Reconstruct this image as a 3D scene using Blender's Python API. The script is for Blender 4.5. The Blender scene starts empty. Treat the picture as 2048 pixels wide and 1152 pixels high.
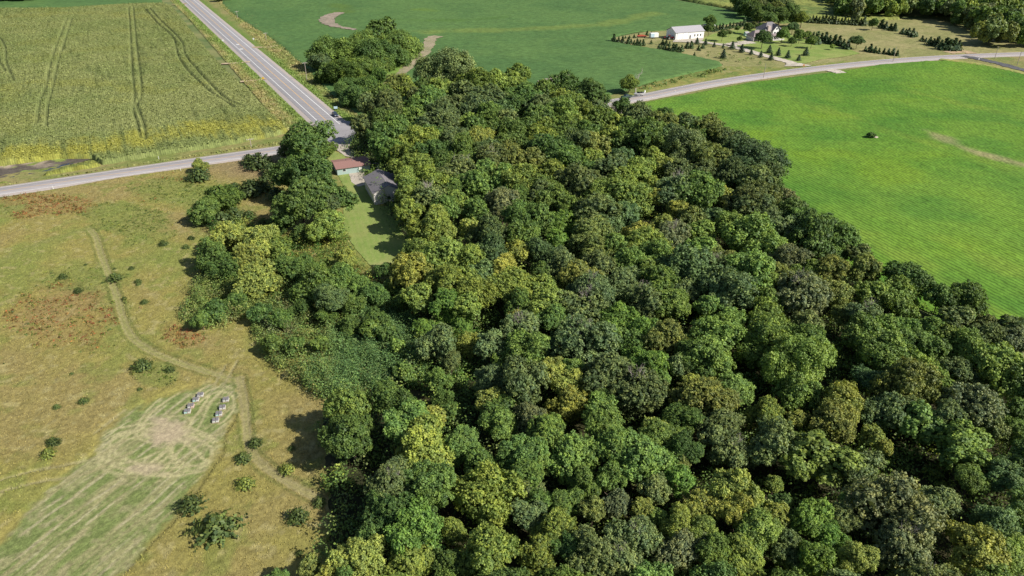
import bpy, bmesh, math, random
import numpy as np
from mathutils import Vector, Matrix

# ------------------------------------------------------------------ camera, sky, sun, exposure
scene = bpy.context.scene
COL = scene.collection
CAM_H = 90.0
PITCH = math.radians(29.5)
FPX = 1435.0                                   # focal length in pixels of the 2048 px wide photograph
cd = bpy.data.cameras.new('camera'); cam = bpy.data.objects.new('camera', cd); COL.objects.link(cam)
cam.location = (0, 0, CAM_H); cam.rotation_euler = (math.pi/2 - PITCH, 0, 0)
cd.sensor_width = 36; cd.lens = 36*FPX/2048; cd.clip_start = 1; cd.clip_end = 12000
scene.camera = cam

SUN_EL = math.radians(40)
SX, SY = 0.906, -0.423                         # horizontal direction towards the sun
w = bpy.data.worlds.new("World"); scene.world = w; w.use_nodes = True
nt = w.node_tree; bg = nt.nodes['Background']
sky = nt.nodes.new('ShaderNodeTexSky'); sky.sky_type = 'NISHITA'; sky.sun_disc = False
sky.sun_elevation = SUN_EL; sky.sun_rotation = math.atan2(SX, SY)
nt.links.new(sky.outputs[0], bg.inputs[0]); bg.inputs[1].default_value = 0.07
sd = bpy.data.lights.new('sun', 'SUN'); sun = bpy.data.objects.new('sun', sd); COL.objects.link(sun)
sd.energy = 4.9; sd.angle = math.radians(0.5); sd.color = (1.0, 0.95, 0.86)
dv = Vector((SX*math.cos(SUN_EL), SY*math.cos(SUN_EL), math.sin(SUN_EL)))
sun.rotation_euler = dv.to_track_quat('Z', 'Y').to_euler(); sun.location = (200, -100, 250)
scene.view_settings.view_transform = 'Standard'; scene.view_settings.look = 'None'
scene.view_settings.exposure = 0.42; scene.view_settings.gamma = 1
scene.cycles.max_bounces = 5; scene.cycles.diffuse_bounces = 3; scene.cycles.transmission_bounces = 3
scene.cycles.glossy_bounces = 2

# ------------------------------------------------------------------ where a point of the survey photo lies on the land
cp, sp = math.cos(PITCH), math.sin(PITCH)
def P(x, y, z=0.0):
    a = (x-1024)/FPX; b = (576-y)/FPX
    d = (a, cp+b*sp, -sp+b*cp); t = (z-CAM_H)/d[2]
    return Vector((t*d[0], t*d[1], z))
def PA(pts, z=0.0): return np.array([P(x, y, z)[:2] for x, y in pts])
def proj(X, Y, Z):
    dz = Z-CAM_H; zc = Y*cp - dz*sp; yc = Y*sp + dz*cp
    return 1024+FPX*X/zc, 576-FPX*yc/zc
def mpp(x, y, z=0.0):                          # metres per photo pixel there
    p = P(x, y, z); return (p.y*cp - (z-CAM_H)*sp)/FPX

# ------------------------------------------------------------------ tagging and linking
def tag(o, label=None, cat=None, group=None, kind=None):
    if label: o['label'] = label
    if cat: o['category'] = cat
    if group: o['group'] = group
    if kind: o['kind'] = kind
    return o
def empty(name, loc, rz=0.0):
    o = bpy.data.objects.new(name, None); COL.objects.link(o); o.empty_display_size = 0.5
    o.location = loc; o.rotation_euler = (0, 0, rz); return o
def linkmesh(name, me, parent=None):
    o = bpy.data.objects.new(name, me); COL.objects.link(o)
    if parent: o.parent = parent
    return o
def npmesh(name, V, F, mat, rnd=None, col=None, smooth=False):
    me = bpy.data.meshes.new(name); V = np.asarray(V, np.float32); F = np.asarray(F, np.int32)
    n = F.shape[1]
    me.vertices.add(len(V)); me.vertices.foreach_set('co', V.ravel())
    me.loops.add(F.size); me.loops.foreach_set('vertex_index', F.ravel())
    me.polygons.add(len(F)); me.polygons.foreach_set('loop_start', np.arange(0, F.size, n, dtype=np.int32))
    me.polygons.foreach_set('loop_total', np.full(len(F), n, np.int32))
    if smooth: me.polygons.foreach_set('use_smooth', np.ones(len(F), bool))
    if mat: me.materials.append(mat)
    if rnd is not None:
        a = me.attributes.new('rnd', 'FLOAT', 'POINT'); a.data.foreach_set('value', np.asarray(rnd, np.float32))
    if col is not None:
        c = np.ones((len(V), 4), np.float32); c[:, :3] = col
        a = me.attributes.new('Col', 'FLOAT_COLOR', 'POINT'); a.data.foreach_set('color', c.ravel())
    me.update(calc_edges=True); return me

# ------------------------------------------------------------------ numeric noise and distances
def vnoise(x, y, seed):
    xi = np.floor(x).astype(np.int64); yi = np.floor(y).astype(np.int64)
    fx = x-xi; fy = y-yi; fx = fx*fx*(3-2*fx); fy = fy*fy*(3-2*fy)
    def h(a, b):
        n = (a*374761393 + b*668265263 + seed*982451653) & 0x7fffffff
        n = ((n ^ (n >> 13))*1274126177) & 0x7fffffff
        return ((n ^ (n >> 16)) & 0xffff)/65535.0
    return (h(xi, yi)*(1-fx)+h(xi+1, yi)*fx)*(1-fy) + (h(xi, yi+1)*(1-fx)+h(xi+1, yi+1)*fx)*fy
def fbm(x, y, s, o=3, seed=1):
    r = np.zeros_like(x, dtype=float); a = 1.0; t = 0
    for k in range(o):
        r += a*vnoise(x/s*2**k+17.3*k, y/s*2**k-9.1*k, seed+k); t += a; a *= .55
    return r/t
def segdist(X, Y, pts, closed=False):
    d = np.full(X.shape, 1e9); n = len(pts)
    for i in range(n if closed else n-1):
        ax, ay = pts[i]; bx, by = pts[(i+1) % n]; dx, dy = bx-ax, by-ay
        t = np.clip(((X-ax)*dx+(Y-ay)*dy)/(dx*dx+dy*dy+1e-9), 0, 1)
        d = np.minimum(d, (X-ax-t*dx)**2+(Y-ay-t*dy)**2)
    return np.sqrt(d)
def snap(X, Y, pts):
    bd = np.full(X.shape, 1e18); bx_ = X.copy(); by_ = Y.copy(); n = len(pts)
    for i in range(n):
        ax, ay = pts[i]; bx, by = pts[(i+1) % n]; dx, dy = bx-ax, by-ay
        t = np.clip(((X-ax)*dx+(Y-ay)*dy)/(dx*dx+dy*dy+1e-9), 0, 1); qx = ax+t*dx; qy = ay+t*dy
        d = (X-qx)**2+(Y-qy)**2; k = d < bd; bd[k] = d[k]; bx_[k] = qx[k]; by_[k] = qy[k]
    return bx_, by_
def resample(pts, step=12., passes=3):
    pts = np.array(pts, float); d = np.r_[0, np.cumsum(np.linalg.norm(np.diff(pts, axis=0), axis=1))]
    t = np.linspace(0, d[-1], int(d[-1]/step)); q = np.column_stack([np.interp(t, d, pts[:, 0]), np.interp(t, d, pts[:, 1])])
    for _ in range(passes): q[1:-1] = (q[:-2]+2*q[1:-1]+q[2:])/4
    return q
def inpoly(X, Y, pts):
    r = np.zeros(X.shape, bool); n = len(pts)
    for i in range(n):
        x1, y1 = pts[i]; x2, y2 = pts[(i+1) % n]
        if y1 == y2: continue
        c = ((y1 > Y) != (y2 > Y)) & (X < (x2-x1)*(Y-y1)/(y2-y1)+x1)
        r ^= c
    return r
def sstep(a, b, v):
    t = np.clip((v-a)/(b-a), 0, 1); return t*t*(3-2*t)
def mixc(c, c2, m): return c*(1-m[:, None]) + np.array(c2)*m[:, None]
def smoothline(pts, n=8):
    pts = np.array(pts, float); out = []
    for i in range(len(pts)-1):
        p0 = pts[max(i-1, 0)]; p1 = pts[i]; p2 = pts[i+1]; p3 = pts[min(i+2, len(pts)-1)]
        for k in range(n):
            t = k/n
            out.append(.5*((2*p1)+(-p0+p2)*t+(2*p0-5*p1+4*p2-p3)*t*t+(-p0+3*p1-3*p2+p3)*t**3))
    out.append(pts[-1]); return np.array(out)

# ------------------------------------------------------------------ materials
def nodes(m):
    m.use_nodes = True; nt = m.node_tree; return nt, nt.nodes, nt.links, nt.nodes['Principled BSDF']
def mat(name, c, rough=.7, metal=0., spec=.3, noise=0., nscale=3.):
    m = bpy.data.materials.new(name); nt, N, L, b = nodes(m)
    b.inputs['Base Color'].default_value = (*c, 1); b.inputs['Roughness'].default_value = rough
    b.inputs['Metallic'].default_value = metal; b.inputs['Specular IOR Level'].default_value = spec
    if noise:
        tc = N.new('ShaderNodeTexCoord'); t = N.new('ShaderNodeTexNoise'); t.inputs['Scale'].default_value = nscale
        t.inputs['Detail'].default_value = 5; L.new(tc.outputs['Object'], t.inputs['Vector'])
        mr = N.new('ShaderNodeMapRange'); mr.inputs['To Min'].default_value = 1-noise; mr.inputs['To Max'].default_value = 1+noise
        L.new(t.outputs['Fac'], mr.inputs[0])
        mx = N.new('ShaderNodeVectorMath'); mx.operation = 'SCALE'; mx.inputs[0].default_value = c
        L.new(mr.outputs[0], mx.inputs['Scale']); L.new(mx.outputs[0], b.inputs['Base Color'])
    return m
def leafmat(name, use_attr):
    m = bpy.data.materials.new(name); nt, N, L, b = nodes(m)
    if use_attr:
        src = N.new('ShaderNodeAttribute'); src.attribute_name = 'Col'; csrc = src.outputs['Color']
    else:
        src = N.new('ShaderNodeObjectInfo'); csrc = src.outputs['Color']
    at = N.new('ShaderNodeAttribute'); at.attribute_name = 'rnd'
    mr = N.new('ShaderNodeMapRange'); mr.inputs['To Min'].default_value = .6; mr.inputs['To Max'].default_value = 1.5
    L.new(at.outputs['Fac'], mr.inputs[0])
    geo = N.new('ShaderNodeNewGeometry'); t = N.new('ShaderNodeTexNoise'); t.inputs['Scale'].default_value = .45; t.inputs['Detail'].default_value = 3
    L.new(geo.outputs['Position'], t.inputs['Vector'])
    r2 = N.new('ShaderNodeMapRange'); r2.inputs['From Min'].default_value = .3; r2.inputs['From Max'].default_value = .7; r2.inputs['To Min'].default_value = .72; r2.inputs['To Max'].default_value = 1.3; L.new(t.outputs['Fac'], r2.inputs[0])
    mm = N.new('ShaderNodeMath'); mm.operation = 'MULTIPLY'; L.new(mr.outputs[0], mm.inputs[0]); L.new(r2.outputs[0], mm.inputs[1])
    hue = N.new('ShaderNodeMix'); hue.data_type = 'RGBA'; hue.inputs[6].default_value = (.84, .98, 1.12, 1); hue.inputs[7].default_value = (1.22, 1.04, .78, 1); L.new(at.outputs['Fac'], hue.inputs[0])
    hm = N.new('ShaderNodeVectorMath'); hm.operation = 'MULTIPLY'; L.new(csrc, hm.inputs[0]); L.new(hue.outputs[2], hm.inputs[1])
    v = N.new('ShaderNodeVectorMath'); v.operation = 'SCALE'; L.new(hm.outputs[0], v.inputs[0]); L.new(mm.outputs[0], v.inputs['Scale'])
    b.inputs['Roughness'].default_value = .55; b.inputs['Specular IOR Level'].default_value = .25
    L.new(v.outputs[0], b.inputs['Base Color'])
    tr = N.new('ShaderNodeBsdfTranslucent')
    v2 = N.new('ShaderNodeVectorMath'); v2.operation = 'MULTIPLY'; L.new(v.outputs[0], v2.inputs[0]); v2.inputs[1].default_value = (1.3, 1.25, .5)
    L.new(v2.outputs[0], tr.inputs['Color'])
    mix = N.new('ShaderNodeMixShader'); mix.inputs[0].default_value = .2
    L.new(b.outputs[0], mix.inputs[1]); L.new(tr.outputs[0], mix.inputs[2])
    L.new(mix.outputs[0], N['Material Output'].inputs['Surface'])
    return m
LEAF = leafmat('leaves', False); LEAFA = leafmat('leaves_mixed', True)
BARK = mat('bark', (.10, .075, .055), .9, noise=.3); DEADWOOD = mat('dead_wood', (.42, .37, .33), .9, noise=.15)
def landmat(name, ns=1.2, amt=.35, fine=5., row=None, bump=.3):
    """vertex colour x two scales of noise, optionally planted rows (direction, spacing, strength)"""
    m = bpy.data.materials.new(name); nt, N, L, b = nodes(m)
    b.inputs['Roughness'].default_value = .85; b.inputs['Specular IOR Level'].default_value = .15
    at = N.new('ShaderNodeAttribute'); at.attribute_name = 'Col'
    tc = N.new('ShaderNodeTexCoord')
    def nz(s, lo, hi, det=4):
        t = N.new('ShaderNodeTexNoise'); t.inputs['Scale'].default_value = s; t.inputs['Detail'].default_value = det
        t.inputs['Roughness'].default_value = .65
        L.new(tc.outputs['Object'], t.inputs['Vector'])
        r = N.new('ShaderNodeMapRange'); r.inputs['From Min'].default_value = .3; r.inputs['From Max'].default_value = .7
        r.inputs['To Min'].default_value = lo; r.inputs['To Max'].default_value = hi; L.new(t.outputs['Fac'], r.inputs[0]); return r.outputs[0], t
    a, _ = nz(1/ns, 1-amt, 1+amt); c, ft = nz(fine, 1-amt, 1+amt, 3)
    mu = N.new('ShaderNodeMath'); mu.operation = 'MULTIPLY'; L.new(a, mu.inputs[0]); L.new(c, mu.inputs[1])
    fac = mu.outputs[0]
    if row:
        ang, spc, st = row
        mp = N.new('ShaderNodeMapping'); mp.inputs['Rotation'].default_value = (0, 0, -ang)
        L.new(tc.outputs['Object'], mp.inputs['Vector'])
        wv = N.new('ShaderNodeTexWave'); wv.bands_direction = 'Y'; wv.inputs['Scale'].default_value = math.pi/10/spc
        wv.inputs['Distortion'].default_value = .9; wv.inputs['Detail'].default_value = 3; wv.inputs['Detail Scale'].default_value = 1.5
        L.new(mp.outputs[0], wv.inputs['Vector'])
        r = N.new('ShaderNodeMapRange'); r.inputs['From Min'].default_value = .0; r.inputs['From Max'].default_value = .6
        r.inputs['To Min'].default_value = 1-st; r.inputs['To Max'].default_value = 1.05
        L.new(wv.outputs['Fac'], r.inputs[0])
        m2 = N.new('ShaderNodeMath'); m2.operation = 'MULTIPLY'; L.new(fac, m2.inputs[0]); L.new(r.outputs[0], m2.inputs[1]); fac = m2.outputs[0]
    v = N.new('ShaderNodeVectorMath'); v.operation = 'SCALE'; L.new(at.outputs['Color'], v.inputs[0]); L.new(fac, v.inputs['Scale'])
    L.new(v.outputs[0], b.inputs['Base Color'])
    bp = N.new('ShaderNodeBump'); bp.inputs['Strength'].default_value = bump; bp.inputs['Distance'].default_value = .3
    L.new(ft.outputs['Fac'], bp.inputs['Height']); L.new(bp.outputs[0], b.inputs['Normal'])
    return m
# ------------------------------------------------------------------ the land
def sheet(name, poly, cell, ang, zf, cf, m, label=None, cat=None, kind='structure', edge=1.0, z0=0.0, smooth=False):
    poly = np.asarray(poly); c, s = math.cos(ang), math.sin(ang)
    U = poly[:, 0]*c+poly[:, 1]*s; W = -poly[:, 0]*s+poly[:, 1]*c
    u = np.arange(U.min()-cell, U.max()+cell, cell); v = np.arange(W.min()-cell, W.max()+cell, cell)
    g = np.random.default_rng(len(name)+len(u))
    uu, vv = np.meshgrid(u, v); nu, nv = len(u), len(v)
    uu = uu+g.uniform(-.3, .3, uu.shape)*cell; vv = vv+g.uniform(-.3, .3, vv.shape)*cell
    X = (uu*c-vv*s).ravel(); Y = (uu*s+vv*c).ravel()
    I = np.arange(nu*nv).reshape(nv, nu)
    F = np.stack([I[:-1, :-1], I[:-1, 1:], I[1:, 1:], I[1:, :-1]], -1).reshape(-1, 4)
    ins = inpoly(X, Y, poly)
    F = F[ins[F].sum(1) >= 1]
    used = np.unique(F); mp = np.full(len(X), -1); mp[used] = np.arange(len(used)); F = mp[F]; X = X[used]; Y = Y[used]
    d = segdist(X, Y, poly, True); out_ = ~ins[used]; d[out_] = 0; sx_, sy_ = snap(X[out_], Y[out_], poly); X[out_] = sx_+g.normal(size=len(sx_))*.12*cell; Y[out_] = sy_+g.normal(size=len(sx_))*.12*cell
    Z = zf(X, Y, g)*sstep(0, edge, d)+z0
    me = npmesh(name, np.stack([X, Y, Z], 1), F, m, col=np.clip(cf(X, Y, g), 0, 1), smooth=smooth)
    o = linkmesh(name, me); tag(o, label, cat, kind=kind); return o

# the far ground, one plane reaching the horizon
gm = bpy.data.materials.new('far_grass'); nt, N, L, b = nodes(gm); b.inputs['Roughness'].default_value = .9
tc = N.new('ShaderNodeTexCoord'); t1 = N.new('ShaderNodeTexNoise'); t1.inputs['Scale'].default_value = .05; t1.inputs['Detail'].default_value = 8
L.new(tc.outputs['Object'], t1.inputs['Vector']); cr = N.new('ShaderNodeValToRGB')
cr.color_ramp.elements[0].position = .35; cr.color_ramp.elements[0].color = (.07, .12, .025, 1)
cr.color_ramp.elements[1].position = .65; cr.color_ramp.elements[1].color = (.20, .20, .07, 1)
L.new(t1.outputs['Fac'], cr.inputs[0]); L.new(cr.outputs[0], b.inputs['Base Color'])
me = npmesh('ground', [(-4000, -2500, -.3), (4000, -2500, -.3), (4000, 5000, -.3), (-4000, 5000, -.3)], [[0, 1, 2, 3]], gm)
tag(linkmesh('ground', me), kind='structure')

# roads: centre lines
A0 = np.array(P(0, 384)[:2]); A1 = np.array(P(1270, 199)[:2]); AD = (A1-A0)/np.linalg.norm(A1-A0)
county = [tuple(A0-AD*300), tuple(A0), tuple(P(486, 310.5)[:2]), tuple(P(690, 283)[:2])] + [tuple(P(*q)[:2]) for q in
          [(980, 241.5), (1270, 199.5), (1301, 192), (1428, 166), (1581, 143.5), (1708, 129), (1819, 119), (1928, 112.5), (2048, 108)]]
county.append(tuple(np.array(county[-1])+np.array([120, 14])))
county = resample(county)
VPD = np.array([-0.626, 1.149]); VPD /= np.linalg.norm(VPD)
H0 = np.array(P(665, 253)[:2]); mc = (np.array(P(369, 0)[:2])+np.array(P(387, 0)[:2]))/2
HD = (mc-H0)/np.linalg.norm(mc-H0)
HANG = math.atan2(HD[1], HD[0])
hwy = np.array([H0-HD*9, H0+HD*40, H0+HD*200, H0+HD*500, H0+HD*900])
def roadmask(X, Y): return np.minimum(segdist(X, Y, county)-4.4, segdist(X, Y, hwy)-6.4)

# generic colours (linear)
OLIVE = (.175, .175, .055); GOLD = (.27, .215, .085); TAN = (.40, .33, .20); GRASS = (.12, .19, .045)
def veg(X, Y, g, a, b, s=18, seed=3):
    n = fbm(X, Y, s, 4, seed); n2 = fbm(X, Y, s*.2, 3, seed+9)
    c = np.array(a)[None, :]*np.ones((len(X), 1)); return mixc(c, b, sstep(.3, .7, .65*n+.35*n2))
def lowz(X, Y, g): return g.uniform(0, .16, len(X))

LM = landmat('verge_grass', 1.5, .25, 2.5)
def verge_col(X, Y, g):
    c = veg(X, Y, g, (.15, .185, .05), (.25, .215, .09), 12)
    dh = segdist(X, Y, hwy)
    c = mixc(c, (.115, .19, .035), sstep(14, 9, dh)*.75)
    return c
V1 = PA([(-40, 396), (0, 350), (240, 312), (470, 280), (600, 262), (572, 262), (345, 0), (300, -45), (480, -45), (458, 0), (545, 70), (625, 128), (700, 200), (900, 225), (1000, 235), (1320, 170), (1480, 118), (1700, 100), (2100, 70), (2300, 130), (2050, 150), (1900, 124),
         (1700, 140), (1560, 162), (1290, 212), (900, 262), (730, 300), (640, 330), (300, 355), (0, 402)])
def verge_z(X, Y, g):
    r = roadmask(X, Y); z = lowz(X, Y, g); return np.where(r < .6, -.12, z*sstep(.3, 2.2, r))
sheet('roadside_grass', V1, 1.2, 0, verge_z, verge_col, LM, z0=0)

# the maize field
def DP(pts): return smoothline(PA(pts), 8)
tracks_corn = [DP(t) for t in (
    [(258, 18), (260, 50), (263, 100), (266, 150), (270, 198), (268, 225), (275, 250), (283, 285)],
    [(267, 18), (271, 60), (276, 110), (282, 160), (284, 198), (275, 215), (288, 250), (293, 288)],
    [(292, 22), (315, 50), (347, 80), (358, 118), (380, 150), (420, 188), (450, 208), (470, 222)],
    [(300, 20), (325, 48), (362, 85), (372, 115), (398, 148), (430, 182), (455, 205), (484, 218)],
    [(135, 40), (118, 85), (103, 130), (95, 175), (82, 205), (76, 255)], [(145, 40), (130, 90), (117, 130), (107, 180), (98, 215), (95, 262)],
    [(0, 78), (12, 100), (14, 130), (30, 168)], [(-8, 95), (0, 125), (14, 150)])]
CPOLY = PA([(-500, 30), (0, 21), (125, 20), (272, 11), (328, 10), (344, 16), (391, 75), (447, 141), (500, 187), (531, 219), (578, 265), (545, 275), (440, 294), (300, 315), (205, 331), (190, 322), (185, 318), (120, 318), (0, 333), (-500, 400)])
wet = PA([(-300, 392), (-60, 342), (-10, 328), (60, 324), (120, 317), (188, 316), (150, 328), (100, 340), (50, 354), (0, 362), (-300, 425)])
yel1 = DP([(-200, 330), (-60, 322), (0, 318), (60, 316), (130, 310), (200, 300), (250, 292), (330, 280), (400, 268), (520, 258)])
yel2 = DP([(-60, 195), (0, 188), (60, 175), (160, 172), (250, 182), (330, 190), (400, 175)])
yel3 = DP([(-100, 30), (0, 40), (60, 34), (170, 32), (300, 40), (380, 70)])
def corn_col(X, Y, g):
    c = veg(X, Y, g, (.165, .197, .064), (.205, .225, .080), 30, 21)
    n = fbm(X, Y, 9, 3, 5); n3 = fbm(X, Y, 30, 3, 8)
    rowang = math.atan2(VPD[1], VPD[0]); rr = -X*math.sin(rowang)+Y*math.cos(rowang)
    st = fbm(rr*6, (X*math.cos(rowang)+Y*math.sin(rowang))*.35, 8, 2, 33)      # streaks along the rows
    c = mixc(c, (.26, .255, .045), sstep(17, 0, segdist(X, Y, yel1)+(n-.5)*24+(st-.5)*18)*.85)
    c = mixc(c, (.20, .21, .05), sstep(9, 0, segdist(X, Y, yel2)+(n-.5)*22)*.5)
    c = mixc(c, (.21, .22, .07), sstep(14, 0, segdist(X, Y, yel3)+(n-.5)*14)*.6)
    c = mixc(c, (.19, .20, .05), sstep(.62, .75, n3)*.35)
    d = np.min([segdist(X, Y, t) for t in tracks_corn], 0)
    c = mixc(c, (.07, .09, .035), sstep(.8, .25, d)*.55)
    c = mixc(c, (.05, .07, .02), sstep(.66, .78, st)*.4)
    return c*g.uniform(.75, 1.25, (len(X), 1))
def corn_z(X, Y, g):
    d = np.min([segdist(X, Y, t) for t in tracks_corn], 0)
    z = 1.9+g.uniform(-.35, .4, len(X)); return z*(.4+.6*sstep(.3, .8, d))
HROW = math.atan2(VPD[1], VPD[0])
CM = landmat('maize', 2.0, .2, 1.6, row=(HROW, .76, .25))
sheet('maize_field', CPOLY, .62, HROW, corn_z, corn_col, CM, 'tall olive green maize crop with yellow patches beside the county road', 'crop', 'stuff', edge=.8)
# maize strip between the wet hollow and the road
CS = PA([(-500, 470), (0, 366), (60, 360), (110, 344), (160, 330), (192, 323), (204, 333), (100, 351), (0, 369), (-500, 474)])
sheet('maize_strip', CS, .8, HROW, lambda X, Y, g: 1.2+g.uniform(-.4, .4, len(X)), lambda X, Y, g: veg(X, Y, g, (.24, .235, .045), (.14, .17, .045), 9)*g.uniform(.7, 1.3, (len(X), 1)), CM,
      'low yellowing maize strip between wet hollow and road', 'crop', 'stuff', edge=.8)
mud = mat('wet_mud', (.085, .07, .06), .5, noise=.35, nscale=.4); water = mat('puddle_water', (.025, .03, .035), .06, spec=.6)
wm = landmat('drying_mud', 3, .3, 1.5)
def wet_col(X, Y, g):
    n = fbm(X, Y, 8, 3, 77); c = mixc(np.ones((len(X), 1))*np.array((.10, .085, .07)), (.33, .27, .20), sstep(.5, .7, n)*.8)
    p = proj(X, Y, 0*X); c = mixc(c, (.42, .34, .26), sstep(30, 5, np.hypot(p[0]-10, (p[1]-330)*3)))
    return mixc(c, (.20, .25, .06), sstep(.66, .74, fbm(X, Y, 4, 2, 79)))
sheet('wet_hollow', wet, .8, 0, lambda X, Y, g: g.uniform(0, .05, len(X)), wet_col, wm, z0=.02)
pud = smoothline(PA([(10, 352), (60, 345), (115, 332), (150, 324), (130, 334), (80, 346), (30, 356), (10, 352)]), 5)
me = npmesh('puddle', [(x, y, .055) for x, y in pud[:-1]], [list(range(len(pud)-1))], water); tag(linkmesh('puddle', me), kind='structure')

# soybean fields
SM = landmat('soybean', 3.0, .16, 1.3, row=(HROW, .76, .14))
def soy_col_f(extra):
    def f(X, Y, g):
        c = veg(X, Y, g, (.070, .140, .042), (.092, .168, .048), 45, 31)
        n = fbm(X, Y, 14, 3, 15)
        for line, wd, cc, st in extra:
            c = mixc(c, cc, sstep(wd, 0, segdist(X, Y, line)+(n-.5)*wd*1.3)*st)
        return c*g.uniform(.85, 1.15, (len(X), 1))
    return f
soyz = lambda X, Y, g: .75+g.uniform(-.16, .16, len(X))
SPOLY = PA([(436, -45), (443, 8), (460, 25), (500, 52), (545, 80), (575, 105), (592, 122), (614, 140), (660, 190), (760, 260), (960, 230), (1120, 210), (1238, 186), (1301, 165), (1340, 158), (1390, 146), (1430, 139), (1446, 132), (1440, 124), (1416, 119),
            (1362, 107), (1314, 99), (1263, 91), (1225, 83), (1222, 77), (1250, 69), (1276, 64), (1340, 62), (1408, 54), (1454, 49), (1492, 41), (1540, 43), (1517, 37), (1454, 19), (1345, 0), (1200, -30)])
wash1 = DP([(682, 27), (664, 33), (654, 40), (660, 50), (682, 57), (712, 62)])
wash2 = DP([(878, 75), (862, 80), (856, 98), (838, 120), (812, 142), (788, 160), (760, 180)])
wash3 = DP([(1140, 152), (1118, 157), (1085, 168)])
soyyel = [(DP([(862, 66), (910, 64), (1000, 62), (1100, 58), (1180, 52), (1230, 46), (1270, 38), (1305, 28)]), 13, (.19, .235, .05), .45), (DP([(675, 12), (685, 18), (680, 26)]), 14, (.09, .15, .03), .7), (DP([(830, 20), (870, 24)]), 8, (.11, .18, .03), .6), (DP([(800, 42), (930, 42), (1010, 36)]), 8, (.07, .14, .025), .5),
          (DP([(1230, 98), (1290, 108), (1350, 122), (1410, 134)]), 3, (.07, .13, .03), .5)]
sheet('soybean_field', SPOLY, 1.5, HROW, soyz, soy_col_f(soyyel), SM, 'broad dark green soybean crop behind the woods with a yellow streak', 'crop', 'stuff', edge=1.5)
SP2 = PA([(-500, -45), (-500, 20), (0, 19.5), (120, 18.5), (230, 13), (272, 9.5), (326, 8.5), (310, -45)])
sheet('soybean_field', SP2, 2.0, HROW, soyz, soy_col_f([]), SM, 'narrow dark green soybean crop above the maize at upper left', 'crop', 'stuff', edge=1.5)
# bare washed-out soil and grass waterways lying in the crop
dirt = landmat('washed_soil', 2, .22, 1.5)
def strip(name, line, wid, zz, ca, cb, wf=None):
    line = np.asarray(line); n = len(line); t = np.gradient(line, axis=0); t /= np.linalg.norm(t, axis=1)[:, None]+1e-9
    nn = np.stack([-t[:, 1], t[:, 0]], 1); m = 6
    k = np.linspace(0, 1, n); wv = wid*(wf(k) if wf else 1+0*k)
    g = np.random.default_rng(n); V = []; 
    for j in range(m+1):
        f = (j/m*2-1); jit = g.uniform(-.12, .12, n)*wid
        q = line+nn*((f*wv/2+(jit if abs(f) > .9 else 0))[:, None]); V.append(np.column_stack([q, np.full(n, zz if abs(f) < .9 else zz-.02)]))
    V = np.array(V).reshape(-1, 3); I = np.arange((m+1)*n).reshape(m+1, n)
    F = np.stack([I[:-1, :-1], I[:-1, 1:], I[1:, 1:], I[1:, :-1]], -1).reshape(-1, 4)
    c = veg(V[:, 0], V[:, 1], g, ca, cb, 5)
    o = linkmesh(name, npmesh(name, V, F, dirt, col=c)); tag(o, kind='structure'); return o
strip('washed_soil', wash1, 9, 1.0, (.30, .24, .19), (.22, .19, .14), lambda k: .5+1.0*np.sin(np.pi*np.clip(k*1.3, 0, 1))**.5*(1-k*.55))
strip('washed_soil', wash2, 6.5, 1.0, (.33, .27, .19), (.23, .22, .12), lambda k: .55+.8*(1-k))
strip('washed_soil', wash3, 6, 1.0, (.30, .24, .21), (.26, .22, .18), lambda k: .3+.8*k)
strip('grassy_waterway', DP([(862, 90), (845, 98), (820, 118), (790, 140), (765, 165)]), 9, .97, (.12, .22, .04), (.20, .26, .06))

# far crop strips, pale meadows
FM = landmat('far_crop', 4, .2, 1.2, row=(HROW, 3.0, .3))
sheet('far_maize', PA([(1345, -3), (1454, 17), (1520, 36), (1560, 48), (1700, 42), (1800, 40), (1800, -45), (1300, -45)]), 2, .6, lambda X, Y, g: 1.8+g.uniform(-.4, .4, len(X)),
      lambda X, Y, g: veg(X, Y, g, (.10, .15, .04), (.25, .27, .07), 35, 41)*g.uniform(.8, 1.2, (len(X), 1)), FM, 'olive maize strip beyond the soybeans at the top edge', 'crop', 'stuff')
PMt = landmat('pale_meadow_grass', 3, .2, 1.2)
sheet('pale_meadow', PA([(1228, 86), (1222, 76), (1300, 62), (1408, 55), (1490, 44), (1540, 42), (1620, 46), (1730, 50), (1790, 36), (1870, 38), (1940, 52), (2000, 80), (2100, 95), (2100, 103), (1950, 108), (1830, 114), (1700, 124), (1580, 134), (1520, 140), (1440, 149), (1436, 136), (1446, 128), (1416, 120), (1362, 108), (1300, 98)]), 1.6, 0,
      lambda X, Y, g: g.uniform(.0, .3, len(X)), lambda X, Y, g: veg(X, Y, g, (.285, .255, .115), (.20, .205, .075), 16, 51), PMt, z0=.03)
sheet('rough_bank', PA([(1240, 188), (1300, 166), (1380, 147), (1440, 133), (1500, 133), (1590, 135), (1700, 119), (1700, 124), (1581, 139), (1428, 158), (1301, 183), (1265, 192)]), 1.2, 0,
      lambda X, Y, g: g.uniform(.0, .4, len(X))*sstep(0, 2, roadmask(X, Y)), lambda X, Y, g: veg(X, Y, g, (.25, .23, .07), (.12, .17, .04), 7, 53), PMt, z0=.06)

# farmstead lawn
LW = landmat('mown_lawn', 6, .12, 2.0)
lawnc = lambda X, Y, g: veg(X, Y, g, (.170, .245, .056), (.25, .285, .085), 9, 61)
sheet('lawn', PA([(1395, 84), (1420, 70), (1450, 62), (1500, 58), (1560, 66), (1640, 84), (1700, 100), (1720, 108), (1690, 114), (1640, 120), (1610, 128), (1590, 128), (1540, 112), (1500, 104), (1440, 92)]), 1.4, 0, lambda X, Y, g: g.uniform(0, .06, len(X)), lawnc, LW, z0=.34)
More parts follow.
